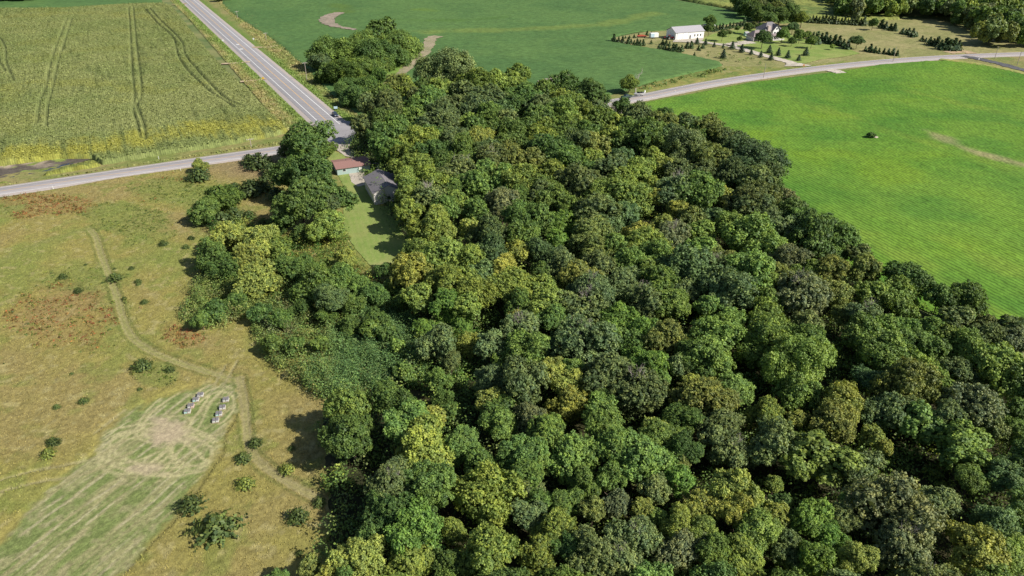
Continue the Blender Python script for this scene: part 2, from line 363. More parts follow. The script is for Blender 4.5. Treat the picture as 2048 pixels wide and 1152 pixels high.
# bright green hay field
RD = np.array(P(2048, 648)[:2])-np.array(P(1620, 420)[:2]); RANG = math.atan2(RD[1], RD[0])
AM = landmat('bright_hay', 3.0, .18, 1.8, row=(RANG, 1.4, .40))
APOLY = PA([(1240, 214), (1265, 209), (1300, 203), (1430, 178), (1500, 165), (1600, 152), (1690, 141), (1760, 129), (1850, 122), (1900, 121), (1960, 127), (2048, 147), (2400, 200), (2700, 700), (2100, 700), (1900, 640), (1700, 560), (1400, 400), (1200, 250)])
bare = DP([(1850, 262), (1930, 298), (2000, 318), (2048, 332), (2200, 370)]); ystr = [DP(q) for q in ([(1560, 190), (1700, 235), (1850, 285), (2048, 350)], [(1900, 480), (2048, 560)], [(1800, 180), (2048, 240)], [(1640, 440), (1800, 520), (2048, 655)])]
def hay_col(X, Y, g):
    c = veg(X, Y, g, (.098, .212, .022), (.138, .250, .030), 55, 71); n = fbm(X, Y, 10, 3, 73); n2 = fbm(X, Y, 26, 3, 75)
    for q in ystr: c = mixc(c, (.19, .27, .035), sstep(7, 0, segdist(X, Y, q)+(n-.5)*14)*.5)
    c = mixc(c, (.17, .27, .02), sstep(.55, .8, n2)*.5)
    c = mixc(c, (.30, .27, .13), sstep(5, 0, segdist(X, Y, bare)+(n-.5)*7)*.85)
    c = mixc(c, (.045, .155, .022), sstep(.52, .25, n2)*.45)
    return c*g.uniform(.9, 1.1, (len(X), 1))
sheet('hay_field', APOLY, 1.1, RANG, lambda X, Y, g: .35+g.uniform(-.16, .16, len(X)), hay_col, AM, 'bright green hay crop filling the land right of the woods', 'crop', 'stuff', edge=1.2)
strip('field_track', DP([(1925, 113), (1960, 119), (2000, 128), (2048, 141), (2300, 200)]), 6, .3, (.09, .09, .10), (.12, .12, .125))
strip('dry_verge', DP([(1880, 119), (1950, 128), (2000, 137), (2048, 148), (2300, 215)]), 5, .4, (.34, .30, .10), (.24, .27, .08))
strip('bare_bank', DP([(1895, 106), (1925, 103), (1945, 108)]), 7, .3, (.45, .32, .20), (.36, .28, .16))

# the meadow around the hives
pth = DP([(178, 458), (192, 475), (203, 510), (222, 560), (236, 600), (247, 640), (262, 672), (292, 697), (340, 720), (390, 737), (432, 750), (470, 762)])
pth2 = DP([(480, 758), (488, 800), (494, 860), (502, 900), (530, 935), (575, 965), (620, 990), (665, 1015), (690, 1030)])
faint = DP([(0, 525), (90, 485), (180, 457)]); trk = [DP(q) for q in ([(425, 778), (438, 755), (452, 732)], [(445, 775), (460, 750), (475, 722)], [(0, 962), (60, 945), (130, 932), (190, 915), (250, 880)], [(0, 985), (80, 965), (180, 945), (260, 905)], [(249, 822), (225, 840), (190, 868)])]
MOW = PA([(-60, 1110), (0, 1075), (58, 1009), (120, 950), (187, 905), (188, 880), (215, 850), (249, 822), (284, 806), (373, 773), (430, 762), (480, 757), (493, 775), (491, 808), (470, 846), (452, 872), (450, 905), (413, 960), (373, 1022), (300, 1095), (249, 1152), (200, 1200), (-60, 1200)])
def oval(cx, cy, rx, ry, a=0, n=28, t0=0, t1=2*math.pi):
    ca, sa = math.cos(a), math.sin(a)
    return PA([(cx+rx*math.cos(t)*ca-ry*math.sin(t)*sa, cy+rx*math.cos(t)*sa+ry*math.sin(t)*ca) for t in np.linspace(t0, t1, n)])
loops = [oval(320, 900, 128, 52, 0.05), oval(318, 902, 119, 46, .02), oval(322, 898, 103, 37, .1), oval(270, 905, 76, 40, -.25), oval(278, 903, 62, 30, -.3), oval(392, 905, 55, 38, .1), oval(385, 905, 42, 27, .2), oval(300, 880, 90, 30, -.45),
         oval(432, 815, 64, 46, -.6, 20, -2.0, 1.7), oval(430, 818, 56, 38, -.6, 20, -2.0, 1.7), oval(428, 820, 46, 30, -.6, 20, -2.0, 1.7), oval(372, 815, 112, 44, -.55, 20, 2.0, 4.6), oval(376, 818, 104, 36, -.5, 20, 2.0, 4.8),
         DP([(330, 940), (370, 890), (400, 850), (425, 800), (470, 765)]), DP([(300, 930), (350, 880), (390, 835), (420, 790)]), DP([(345, 860), (395, 880), (440, 905)]), DP([(350, 870), (400, 910), (425, 945)])]
mdir = np.array(P(347, 1040)[:2])-np.array(P(222, 1152)[:2]); MANG = math.atan2(mdir[1], mdir[0])
def red_at(X, Y):
    """strength of the reddened sumac patches and of the green weed patches at a place"""
    px, py = proj(X, Y, 0*X+.5); n = fbm(X, Y, 5, 3, 81)
    def e(cx, cy, rx, ry, a=0):
        dx, dy = px-cx, py-cy; u = dx*math.cos(a)+dy*math.sin(a); v = -dx*math.sin(a)+dy*math.cos(a)
        return sstep(1.15, .7, np.sqrt((u/rx)**2+(v/ry)**2)+(n-.5)*1.1)
    red = np.maximum.reduce([e(112, 412, 85, 20, -.15), e(75, 398, 110, 14), e(120, 632, 130, 62, .1)*.75, e(362, 672, 48, 24, .1), e(300, 395, 40, 10)*.3, e(350, 350, 40, 10)*.3])
    grn = np.maximum.reduce([e(255, 440, 100, 42, .2), e(340, 385, 80, 30), e(310, 745, 45, 24), e(20, 410, 50, 20), e(225, 610, 40, 22)*.6, e(160, 560, 90, 25), e(430, 420, 60, 50)*.8])
    return red, grn
def meadow_col(X, Y, g):
    n = fbm(X, Y, 22, 4, 91); n2 = fbm(X, Y, 5, 3, 93); n3 = fbm(X, Y, 1.6, 2, 95)
    c = np.ones((len(X), 1))*np.array((.250, .222, .066))
    c = mixc(c, (.255, .200, .085), sstep(.48, .72, n)*.6)
    c = mixc(c, (.190, .215, .055), sstep(.50, .30, n)*.8)
    c = mixc(c, (.17, .205, .048), sstep(.55, .75, n2)*.55)
    c = mixc(c, (.33, .29, .13), sstep(.62, .8, n3)*.6)
    red, grn = red_at(X, Y)
    c = mixc(c, (.16, .20, .05), grn*.6); c = mixc(c, (.25, .15, .06), red*.4)
    px, py = proj(X, Y, 0*X)
    c = mixc(c, (.24, .175, .10), sstep(90, 20, np.hypot((px-540)*.4, (py-335)*2))*.8)
    mow = inpoly(X, Y, MOW).astype(float)*sstep(0, 2.2, segdist(X, Y, MOW, True)+(n3-.5)*3.0+(n2-.5)*2)
    a = X*math.cos(MANG)+Y*math.sin(MANG); bb = -X*math.sin(MANG)+Y*math.cos(MANG)
    st = fbm(bb*3.2+fbm(X, Y, 3, 2, 3)*2, a*.25, 2.2, 3, 97); sb = fbm(bb*4.0+fbm(X, Y, 4, 2, 8)*3, a*.12, 3.0, 2, 98)
    mc_ = mixc(np.ones((len(X), 1))*np.array((.165, .205, .065)), (.30, .275, .135), sstep(.46, .70, st*.6+sb*.4)*.9)
    wob = bb+(fbm(X, Y, 9, 2, 44)-.5)*1.2; k_ = np.floor(wob/1.7); fr = np.abs(wob-(k_+.5+.3*np.sin(k_*12.9))*1.7)
    mc_ = mixc(mc_, (.38, .345, .20), sstep(.36, .12, fr)*sstep(.42, .62, fbm(a+k_*31.7, k_*7.1, 5, 2, 55))*.9)
    mc_ = mixc(mc_, (.38, .345, .20), sstep(.5, .2, segdist(X, Y, PA([(249, 1152), (300, 1098), (373, 1028), (410, 968), (447, 912)]))+(n3-.5)*.5)*.9)
    mc_ = mixc(mc_, (.29, .27, .13), sstep(.55, .8, n2)*.6); mc_ = mixc(mc_, (.33, .29, .16), sstep(.62, .8, n3)*.55)*g.uniform(.84, 1.16, (len(X), 1)); lp = np.zeros(len(X))
    for i, q in enumerate(loops):
        lp = np.maximum(lp, sstep(.42, .12, segdist(X, Y, q)+(n3-.5)*.3)*(1. if i % 2 == 0 else .8))
    mc_ = mixc(mc_, (.40, .365, .19), lp*sstep(.05, .35, n3+.05))
    for cx, cy, rx, ry, s in ((335, 862, 52, 24, 1), (290, 938, 42, 18, .85), (355, 880, 70, 12, .5), (312, 840, 22, 9, .8)):
        mc_ = mixc(mc_, (.40, .325, .215), sstep(1.2, .5, np.sqrt(((px-cx)/rx)**2+((py-cy)/ry)**2)+(n3-.5)*.9+(n2-.5)*.8)*.85*s)
    c = c*(1-mow[:, None])+mc_*mow[:, None]
    for q in (pth, pth2):
        d = segdist(X, Y, q)+(n3-.5)*.5
        c = mixc(c, (.26, .255, .090) if q is pth else (.275, .25, .105), sstep(1.05, .6, d)*.85)
        c = mixc(c, (.29, .25, .13), sstep(.35, .1, np.abs(d-.55))*.6)
        c = mixc(c, (.09, .12, .03), sstep(.45, .1, np.abs(d-1.4))*.5*(X > 0*X-1e9))
    c = mixc(c, (.19, .205, .06), sstep(1.6, .8, segdist(X, Y, faint))*.6)
    for q in trk: c = mixc(c, (.29, .26, .13), sstep(.45, .15, segdist(X, Y, q)+(n3-.5)*.3)*.75)
    return c*g.uniform(.88, 1.12, (len(X), 1))
def lowgrass(X, Y):
    mow = inpoly(X, Y, MOW); d = np.minimum(segdist(X, Y, pth), segdist(X, Y, pth2)); d = np.minimum(d, np.min([segdist(X, Y, q) for q in trk], 0)+.6)
    return np.where(mow, 0., 1.)*sstep(.6, 1.3, d)
def meadow_z(X, Y, g):
    k = lowgrass(X, Y); return .03+g.uniform(0, .05, len(X))+k*(.10+.16*fbm(X, Y, 1.0, 2, 5)+g.uniform(0, .14, len(X)))
MM = landmat('meadow_grass', .8, .28, 7, bump=.6)
MEAD = PA([(-260, 455), (0, 397), (240, 354), (470, 322), (560, 308), (700, 300), (840, 330), (1000, 700), (900, 1200), (-260, 1200)])
sheet('meadow', MEAD, .36, .3, meadow_z, meadow_col, MM, z0=.0, edge=1.5)
# lawn strip by the sheds, gravel yard, drives
lawn2 = PA([(655, 300), (690, 312), (700, 352), (725, 352), (750, 412), (820, 420), (870, 560), (790, 560), (758, 545), (738, 530), (712, 500), (690, 470), (686, 420), (690, 380), (670, 340), (640, 320)])
def lawn2c(X, Y, g):
    c = lawnc(X, Y, g)*1.0; ang = math.atan2(*(np.array(P(735, 430)[:2])-np.array(P(775, 545)[:2]))[::-1])
    bb = -X*math.sin(ang)+Y*math.cos(ang); px, py = proj(X, Y, 0*X)
    c = mixc(c, (.25, .275, .095), sstep(.3, .8, .5+.5*np.sin(bb*2*math.pi/1.7))*.45)
    return mixc(c, (.40, .34, .17), sstep(60, 15, np.hypot(px-772, (py-548)*2))*.7)
sheet('lawn_strip', lawn2, .6, 0, lambda X, Y, g: g.uniform(0, .05, len(X)), lawn2c, LW, z0=.42)
GR = landmat('pale_gravel', 1.5, .1, 4)
gravc = lambda X, Y, g: veg(X, Y, g, (.47, .41, .35), (.38, .34, .27), 5, 101)
sheet('gravel_drive', PA([(660, 292), (712, 289), (760, 318), (792, 345), (762, 347), (740, 326), (690, 314)]), .6, 0, lambda X, Y, g: g.uniform(0, .04, len(X)), gravc, GR, z0=.5)
sheet('gravel_apron', PA([(698, 348), (745, 341), (765, 345), (738, 353), (732, 372), (716, 376), (703, 366)]), .6, 0, lambda X, Y, g: g.uniform(0, .04, len(X)), gravc, GR, z0=.49)
drv = landmat('concrete_drive', 2, .08, 3)
for nm, line, wdt in (('gravel_drive', DP([(1350, 83), (1400, 85), (1440, 90), (1470, 95), (1500, 104), (1540, 115), (1572, 123.5), (1588, 129), (1596, 133.5)]), 6), ('concrete_drive', DP([(1450, 92), (1470, 89), (1490, 86), (1506, 85)]), 9), ('field_drive', DP([(1657, 140.5), (1672, 143.5), (1684, 147.5)]), 7)):
    strip(nm, line, wdt, .43, (.50, .44, .37), (.42, .38, .31), (lambda k: 1+1.6*sstep(.8, 1, k)) if wdt == 6 else None)
sheet('gravel_yard', PA([(1350, 78), (1408, 76), (1405, 82), (1380, 86), (1345, 85)]), 1.5, 0, lambda X, Y, g: g.uniform(0, .03, len(X)), gravc, GR, z0=.42)

# roads
def ribbon(name, line, prof, m, kind='structure', parent=None):
    """prof: list of (offset, z)"""
    line = np.asarray(line); t = np.gradient(line, axis=0); t /= np.linalg.norm(t, axis=1)[:, None]+1e-9
    nn = np.stack([-t[:, 1], t[:, 0]], 1); V = []
    for o_, z in prof: V.append(np.column_stack([line+nn*o_, np.full(len(line), z)]))
    n = len(line); k = len(prof); V = np.array(V).reshape(-1, 3); I = np.arange(k*n).reshape(k, n)
    F = np.stack([I[1:, :-1], I[1:, 1:], I[:-1, 1:], I[:-1, :-1]], -1).reshape(-1, 4)
    o = linkmesh(name, npmesh(name, V, F, m), parent); o['kind'] = kind; return o
def roadmat(name, c, ang):
    m = mat(name, c, .85, noise=.09, nscale=.35)
    nt, N, L, b = nodes(m)
    tc = N.new('ShaderNodeTexCoord'); mp = N.new('ShaderNodeMapping'); mp.inputs['Rotation'].default_value = (0, 0, -ang); mp.inputs['Scale'].default_value = (.02, 1.3, 1)
    t = N.new('ShaderNodeTexNoise'); t.inputs['Scale'].default_value = 1.0; t.inputs['Detail'].default_value = 6
    L.new(tc.outputs['Object'], mp.inputs[0]); L.new(mp.outputs[0], t.inputs['Vector'])
    r = N.new('ShaderNodeMapRange'); r.inputs['To Min'].default_value = .70; r.inputs['To Max'].default_value = 1.28; L.new(t.outputs['Fac'], r.inputs[0])
    old = b.inputs['Base Color'].links[0].from_socket
    v = N.new('ShaderNodeVectorMath'); v.operation = 'SCALE'; L.new(old, v.inputs[0]); L.new(r.outputs[0], v.inputs['Scale']); L.new(v.outputs[0], b.inputs['Base Color'])
    return m
CANG = math.atan2(AD[1], AD[0])
asph = roadmat('worn_asphalt', (.33, .305, .305), CANG); asph2 = roadmat('highway_asphalt', (.285, .272, .278), HANG)
shl = mat('shoulder_gravel', (.38, .33, .30), .95, noise=.15, nscale=.8); paint = mat('white_road_paint', (.75, .75, .73), .7, noise=.12, nscale=2.)
ypaint = mat('yellow_road_paint', (.62, .40, .18), .7, noise=.15, nscale=2.); curbc = mat('pale_concrete_edge', (.55, .52, .47), .9, noise=.1)
ribbon('road_shoulder', county, [(-5.6, 0), (-4.6, .2), (4.6, .2), (5.6, 0)], shl)
ribbon('county_road', county, [(-3.75, .21), (-3.7, .24), (3.7, .24), (3.75, .21)], asph)
def cut(line, a, b): return line[a:b]
dj = np.linalg.norm(county-H0[None, :], axis=1); j = int(dj.argmin())
for s_ in (-1, 1):
    for part_ in (cut(county, 0, j-1), cut(county, j+3, len(county))):
        ribbon('road_edge_line', part_, [(s_*3.45-.09, .252), (s_*3.45+.09, .252)], paint)
for part_ in (cut(county, 0, j-1), cut(county, j+3, len(county))): ribbon('road_centre_line', part_, [(-.13, .252), (.13, .252)], ypaint)
ribbon('road_shoulder', hwy, [(-7.6, 0), (-6.0, .2), (6.0, .2), (7.6, 0)], shl)
ribbon('highway', hwy, [(-5.6, .245), (-5.55, .262), (5.55, .262), (5.6, .245)], asph2)
hl = np.array([H0+HD*4, H0+HD*60, H0+HD*200, H0+HD*500, H0+HD*900]); hl2 = np.array([H0+HD*1, H0+HD*60, H0+HD*200, H0+HD*500, H0+HD*900])
ribbon('highway_centre_line', hl, [(-.16, .272), (.16, .272)], ypaint)
for s_ in (-1, 1): ribbon('highway_edge_line', hl2, [(s_*3.5-.14, .272), (s_*3.5+.14, .272)], paint)
NV = np.array([-HD[1], HD[0]])
def patch(name, pts, z, m):
    me = npmesh(name, [(p[0], p[1], z) for p in pts], [list(range(len(pts)))], m); o = linkmesh(name, me); o['kind'] = 'structure'; return o
sgn = 1 if P(660, 250).x*NV[0] > 0 else 1
c0 = H0+HD*3
patch('stop_line', [c0+NV*.3, c0+NV*3.5, c0+NV*3.5+HD*.6, c0+NV*.3+HD*.6], .275, paint)
patch('rumble_strip', [np.array(P(*q)[:2]) for q in [(479, 98.4), (486, 98.2), (487, 99.4), (480, 99.6)]], .276, paint)
patch('rumble_strip', [np.array(P(*q)[:2]) for q in [(472, 89.4), (478, 89.2), (479, 90.2), (473, 90.4)]], .276, paint)
# flare of the junction
fl = PA([(622, 262), (640, 243), (700, 243), (716, 262), (735, 276), (735, 290), (600, 299), (600, 288)])
patch('road_junction', fl, .234, asph2)
strip('field_entrance', DP([(443, 128), (470, 127), (500, 124)]), 3.2, .3, (.42, .33, .22), (.36, .28, .16))
strip('field_entrance', DP([(480, 164), (505, 162), (532, 158)]), 3.2, .3, (.42, .33, .22), (.36, .28, .16))
strip('field_entrance', DP([(505, 95), (530, 95), (556, 92)]), 3.2, .3, (.42, .33, .22), (.36, .28, .16))
strip('drainage_swale', DP([(345, 9), (360, 10), (373, 7)]), 3, .3, (.36, .26, .15), (.30, .26, .12))
# woodland floor
FPOLY = PA([(770, 420), (690, 300), (740, 225), (850, 215), (1000, 200), (1150, 215), (1290, 225), (1420, 320), (1540, 420), (1640, 500), (1780, 590), (1960, 680), (2200, 800), (2300, 1300), (560, 1250), (640, 1130), (660, 1040), (640, 900), (640, 800), (780, 770), (840, 690), (800, 580), (850, 560)])
FF = landmat('leaf_litter', 2, .35, 2.5)
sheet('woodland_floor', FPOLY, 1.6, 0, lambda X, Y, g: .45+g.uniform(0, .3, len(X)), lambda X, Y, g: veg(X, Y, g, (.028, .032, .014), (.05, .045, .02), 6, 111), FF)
# ------------------------------------------------------------------ plant building
def unit(v): return v/(np.linalg.norm(v, axis=-1, keepdims=True)+1e-9)
def leafquads(Pc, Nn, size, g, stretch=1.0):
    """one small four-cornered leaf clump at each point, facing along its normal"""
    n = len(Pc); r = unit(g.normal(size=(n, 3))); t = unit(np.cross(Nn, r)); b = np.cross(Nn, t)
    s = (size*g.uniform(.6, 1.4, n))[:, None]; k = .5*s
    bend = Nn*s*g.uniform(-.25, .05, (n, 1))
    V = np.stack([Pc-t*k*stretch+bend, Pc-b*k, Pc+t*k*stretch+bend, Pc+b*k], 1).reshape(-1, 3)
    F = np.arange(4*n).reshape(n, 4); return V, F
def crown_mesh(seed, nc=150, rc=(.10, .19), leaf=.085, per=70, core=420, low=-.75, nd=6, jit=.6, dr=(.26, .46), tall=0.):
    """a crown of several fused domes, each covered with knots of leaves; unit radius"""
    g = np.random.default_rng(seed)
    C = [np.array([0, 0, -.05])]; R = [.60]
    for k in range(nd):
        th = 2.4*k+g.uniform(-.4, .4); q = g.uniform(.36, .80); C.append(np.array([q*math.cos(th), q*math.sin(th), g.uniform(-.45, .45)*(1.1-q*.4)])); R.append(g.uniform(*dr))
    C.append(np.array([g.uniform(-.2, .2), g.uniform(-.2, .2), .42+tall])); R.append(.45)
    C = np.array(C); R = np.array(R); C[:, 0] -= C[:, 0].mean()*.5; C[:, 1] -= C[:, 1].mean()*.5; pr = R**2/np.sum(R**2); pos, out, sz = [], [], []
    tries = 0
    while len(pos) < nc and tries < nc*40:
        tries += 1; k = g.choice(len(R), p=pr); d = unit(g.normal(size=3)+[0, 0, .35])
        if d[2] < low: continue
        p = C[k]+R[k]*d*(g.uniform(.84, 1.06) if g.random() < .8 else g.uniform(1.06, 1.22)); dd = np.linalg.norm(C-p, axis=1)-R; dd[k] = 1
        if dd.min() < -.05: continue
        r_ = g.uniform(*rc)
        if pos and np.min(np.linalg.norm(np.array(pos)-p, axis=1)/(np.array(sz)+r_)) < .60: continue
        pos.append(p); out.append(unit(d+unit(p+[0, 0, .4])*.5)); sz.append(r_)
    Ps, Ns, Rn = [], [], []
    for p, o_, r_ in zip(pos, out, sz):
        n = int(per*(r_/.145)**2); d = unit(g.normal(size=(n*2, 3))); d = d[(d@unit(o_+np.array([0, 0, .6]))) > -.1][:n]
        sh = g.uniform(.3, 1.3, (len(d), 1)); tone = g.uniform(0, 1)
        Ps.append(p+d*r_*sh); Ns.append(unit(d*.6+o_*.35+[0, 0, .3]+g.normal(size=d.shape)*jit)); Rn.append(np.clip(.55*tone+.45*g.uniform(0, 1, len(d)), 0, 1))
    core *= 2; k = g.choice(len(R), core, p=pr); d = unit(g.normal(size=(core, 3))); Ps.append(C[k]+d*(R[k]*.76)[:, None]); Ns.append(unit(d+g.normal(size=d.shape)*.4)); Rn.append(g.uniform(0, .3, core))  # inner leaves get only dark tones, painting shade into the gaps between knots
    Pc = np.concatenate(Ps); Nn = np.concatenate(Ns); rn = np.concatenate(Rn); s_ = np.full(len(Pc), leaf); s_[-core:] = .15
    V, F = leafquads(Pc, Nn, s_, g, 1.15)
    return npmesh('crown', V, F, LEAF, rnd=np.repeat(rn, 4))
def conifer_mesh(seed, whorls=13, arms=9, wid=.42, leaf=.06, droop=.25, per=9, pw=.8):
    g = np.random.default_rng(seed); Ps, Ns = [], []
    for k in range(whorls):
        z = .06+.90*(k/(whorls-1)); L = wid*(1-((z-.06)/.96)**pw)+.03
        if z < .12: L *= .8
        na = max(4, int(arms*(.5+.5*(1-z)))+2)
        for a in range(na):
            th = 2*math.pi*(a+g.uniform(-.3, .3))/na+k*1.7; ln = L*g.uniform(.72, 1.2)
            q = int(per*(.4+ln/wid)); t = np.linspace(.15, 1, q)
            x = np.outer(t*ln, [math.cos(th), math.sin(th)]); zz = z+t*ln*(.35-droop*2*t)+g.normal(size=q)*.012
            p = np.column_stack([x, zz])+g.normal(size=(q, 3))*[.02, .02, .012]
            Ps.append(p); Ns.append(unit(np.column_stack([x*1.2/(ln+.01), np.full(q, .6)])+g.normal(size=(q, 3))*.45))
    Ps.append(np.array([[0, 0, .98], [0, 0, .94]])); Ns.append(np.array([[1., 0, .2], [0, 1., .2]]))
    Pc = np.concatenate(Ps); Nn = np.concatenate(Ns)
    V, F = leafquads(Pc, Nn, np.full(len(Pc), leaf), g, 1.5)
    g2 = g.uniform(0, 1, len(Pc)); return npmesh('needles', V, F, LEAF, rnd=np.repeat(g2, 4))
def tube(pts, rad, n=6):
    V, F = [], []; pts = [Vector(p) for p in pts]
    for i, p in enumerate(pts):
        t = (pts[min(i+1, len(pts)-1)]-pts[max(i-1, 0)]).normalized()
        a = t.orthogonal().normalized(); b = t.cross(a)
        for k in range(n):
            th = 2*math.pi*k/n; V.append(tuple(p+(a*math.cos(th)+b*math.sin(th))*rad[i]))
    for i in range(len(pts)-1):
        for k in range(n):
            F.append([i*n+k, i*n+(k+1) % n, (i+1)*n+(k+1) % n, (i+1)*n+k])
    return V, F
def join(parts):
    V, F, o = [], [], 0
    for v, f in parts:
        V += list(v); F += [[i+o for i in q] for q in f]; o += len(v)
    return V, F
def trunk_mesh(seed, limbs=6, m=BARK, top=.85, spread=.35):
    g = random.Random(seed)
    parts = [tube([(0, 0, 0), (.01, .01, .1), (.015, -.01, .4), (-.01, .01, top)], [.05, .033, .022, .006], 7)]
    for k in range(limbs):
        th = k*2.4+g.uniform(-.3, .3); z = g.uniform(.3, .62); c, s = math.cos(th), math.sin(th); e = spread*g.uniform(.7, 1.1)
        parts.append(tube([(0, 0, z), (c*e*.4, s*e*.4, z+.10), (c*e, s*e, z+.27)], [.018, .012, .004], 5))
    V, F = join(parts); return npmesh('trunk', V, F, m)
def dead_mesh(seed, depth=4):
    g = random.Random(seed); parts = []
    def br(p, d, ln, r, k):
        q = p+d*ln*.5+Vector((g.uniform(-.1, .1), g.uniform(-.1, .1), 0))*ln; e = q+d*ln*.5
        parts.append(tube([p, q, e], [r, r*.8, r*.6], 4))
        if k:
            for _ in range(3 if k > 1 else 2):
                nd = (d+Vector((g.uniform(-.9, .9), g.uniform(-.9, .9), g.uniform(-.1, .6)))).normalized(); br(e if g.random() < .7 else q, nd, ln*.68, r*.55, k-1)
    br(Vector((0, 0, 0)), Vector((0, 0, 1)), .42, .03, depth)
    V, F = join(parts); return npmesh('dead_branches', V, F, DEADWOOD)
PUFF = [crown_mesh(k, nc=270, rc=(.07, .15), leaf=.060, per=74, nd=n_, jit=.55) for k, n_ in ((1, 8), (2, 7), (3, 9), (4, 8), (5, 10), (6, 8), (7, 9))]
FINE = [crown_mesh(k, nc=420, rc=(.045, .10), leaf=.050, per=104, nd=n_, jit=.65, core=700) for k, n_ in ((11, 9), (12, 10), (13, 8), (14, 9))]
SOFT = [crown_mesh(k, nc=110, rc=(.14, .24), leaf=.050, per=130, nd=9, dr=(.32, .5), jit=.6, low=-.9) for k in (21, 22, 23)]
FEATH = [crown_mesh(k, nc=240, rc=(.06, .13), leaf=.085, per=80, nd=10, dr=(.2, .45), jit=.4) for k in (31, 32)]
FEW = [crown_mesh(k, nc=34, rc=(.2, .32), leaf=.2, per=40, core=60, nd=4) for k in (41, 42, 43)]
MID = [crown_mesh(k, nc=150, rc=(.09, .17), leaf=.09, per=52, core=200, nd=8) for k in (46, 47, 48, 49)]
BUSH = [crown_mesh(k, nc=60, rc=(.15, .26), leaf=.14, per=40, core=80, nd=4, low=-.4) for k in (44, 45)]
CONE = [conifer_mesh(s) for s in (51, 52)] ; CONEF = [conifer_mesh(s, 8, 6, .36, .16, .2, 4) for s in (53, 54, 55)]
CEDAR = [conifer_mesh(s, 12, 10, .72, .085, .02, 10, 1.6) for s in (56, 57, 58)]
OPENP = [conifer_mesh(s, 10, 9, .85, .10, .10, 9, 1.3) for s in (59,)]
TRUNK = [trunk_mesh(s) for s in (61, 62, 63)]; POLE_TR = [trunk_mesh(64, 0, top=.9)]; DEADM = [dead_mesh(71), dead_mesh(72)]
TWIGS = [dead_mesh(73, 5)]

CC = {'d': (.100, .172, .045), 'D': (.095, .145, .058), 'g': (.135, .220, .052), 'l': (.180, .285, .068), 'L': (.172, .305, .060),
      'y': (.230, .305, .066), 'Y': (.310, .345, .080), 's': (.178, .238, .098), 't': (.122, .202, .084), 'o': (.212, .248, .070),
      'b': (.145, .185, .070), 'p': (.195, .220, .110)}
CC = {k: tuple((v*.82+m*.18)*.93 for v, m in zip(c, CC['g'])) for k, c in CC.items()}
WORD = {'d': 'dark green', 'D': 'blackish green', 'g': 'mid green', 'l': 'light green', 'L': 'vivid green', 'y': 'yellow-green', 'Y': 'bright yellow',
        's': 'grey-green', 't': 'blue-green', 'o': 'orange-olive', 'b': 'brownish dark green', 'p': 'brown-grey'}
TREES = []                                     # dicts for the labels
rg = random.Random(7)
def colour(code, k=.13):
    c = CC[code]; f = rg.uniform(1-k, 1+k); h = rg.uniform(-k, k)*.6
    return (c[0]*f*(1+h), c[1]*f, c[2]*f*(1-h), 1)
KN = {id(SOFT): 'willow_tree', id(FEATH): 'feathery_tree'}
def tree(x, y, rpx, code, kind=None, zc=None, hk=1.0, group='trees of the wood', name=None, ground=.4, trunkm=None, zone=None, keep=True, grow=1.0):
    """a broadleaf tree whose crown centre is seen at photo position x, y with radius rpx photo pixels"""
    z = 8.0
    for _ in range(3):
        r = rpx*mpp(x, y, z); h = (6.4+1.15*r)*hk if zc is None else zc+r*.85; z = h-.85*r
    if zc is None: z += rg.uniform(-1.0, 1.2); h = z+.85*r
    r *= grow; p = P(x, y, z); kz = .88
    root = empty(name or KN.get(id(kind), 'broadleaf_tree'), (p.x, p.y, ground), rg.uniform(0, 6.28))
    if kind is None: kind = {'b': FINE, 's': FINE, 'p': FINE, 'o': FINE, 'D': FINE}.get(code, PUFF)
    if kind is PUFF and rg.random() < .3: kind = FINE
    me = kind[rg.randrange(len(kind))]
    c = linkmesh('crown', me, root); c.location = (0, 0, z-ground); sx = r*rg.uniform(.96, 1.1)
    c.scale = (sx*rg.uniform(.9, 1.25), sx*rg.uniform(.85, 1.12), r*kz*rg.uniform(1.0, 1.35)); c.color = colour(code); c.rotation_euler = (rg.uniform(-.35, .35), rg.uniform(-.35, .35), 0)
    t = linkmesh('trunk', (trunkm or TRUNK)[rg.randrange(len(trunkm or TRUNK))], root); hh = h-ground; t.scale = (max(hh*.8, r*1.2), max(hh*.8, r*1.2), hh*.95)
    if code in 'psb' and rpx > 30 and rg.random() < .4:
        b_ = linkmesh('bare_twigs', TWIGS[0], root); b_.scale = (r*1.4, r*1.4, (z-ground+r*.9)); b_.rotation_euler = (0, 0, rg.uniform(0, 6))
    TREES.append(dict(o=root, x=x, y=y, r=r, code=code, group=group, zone=zone)); return root

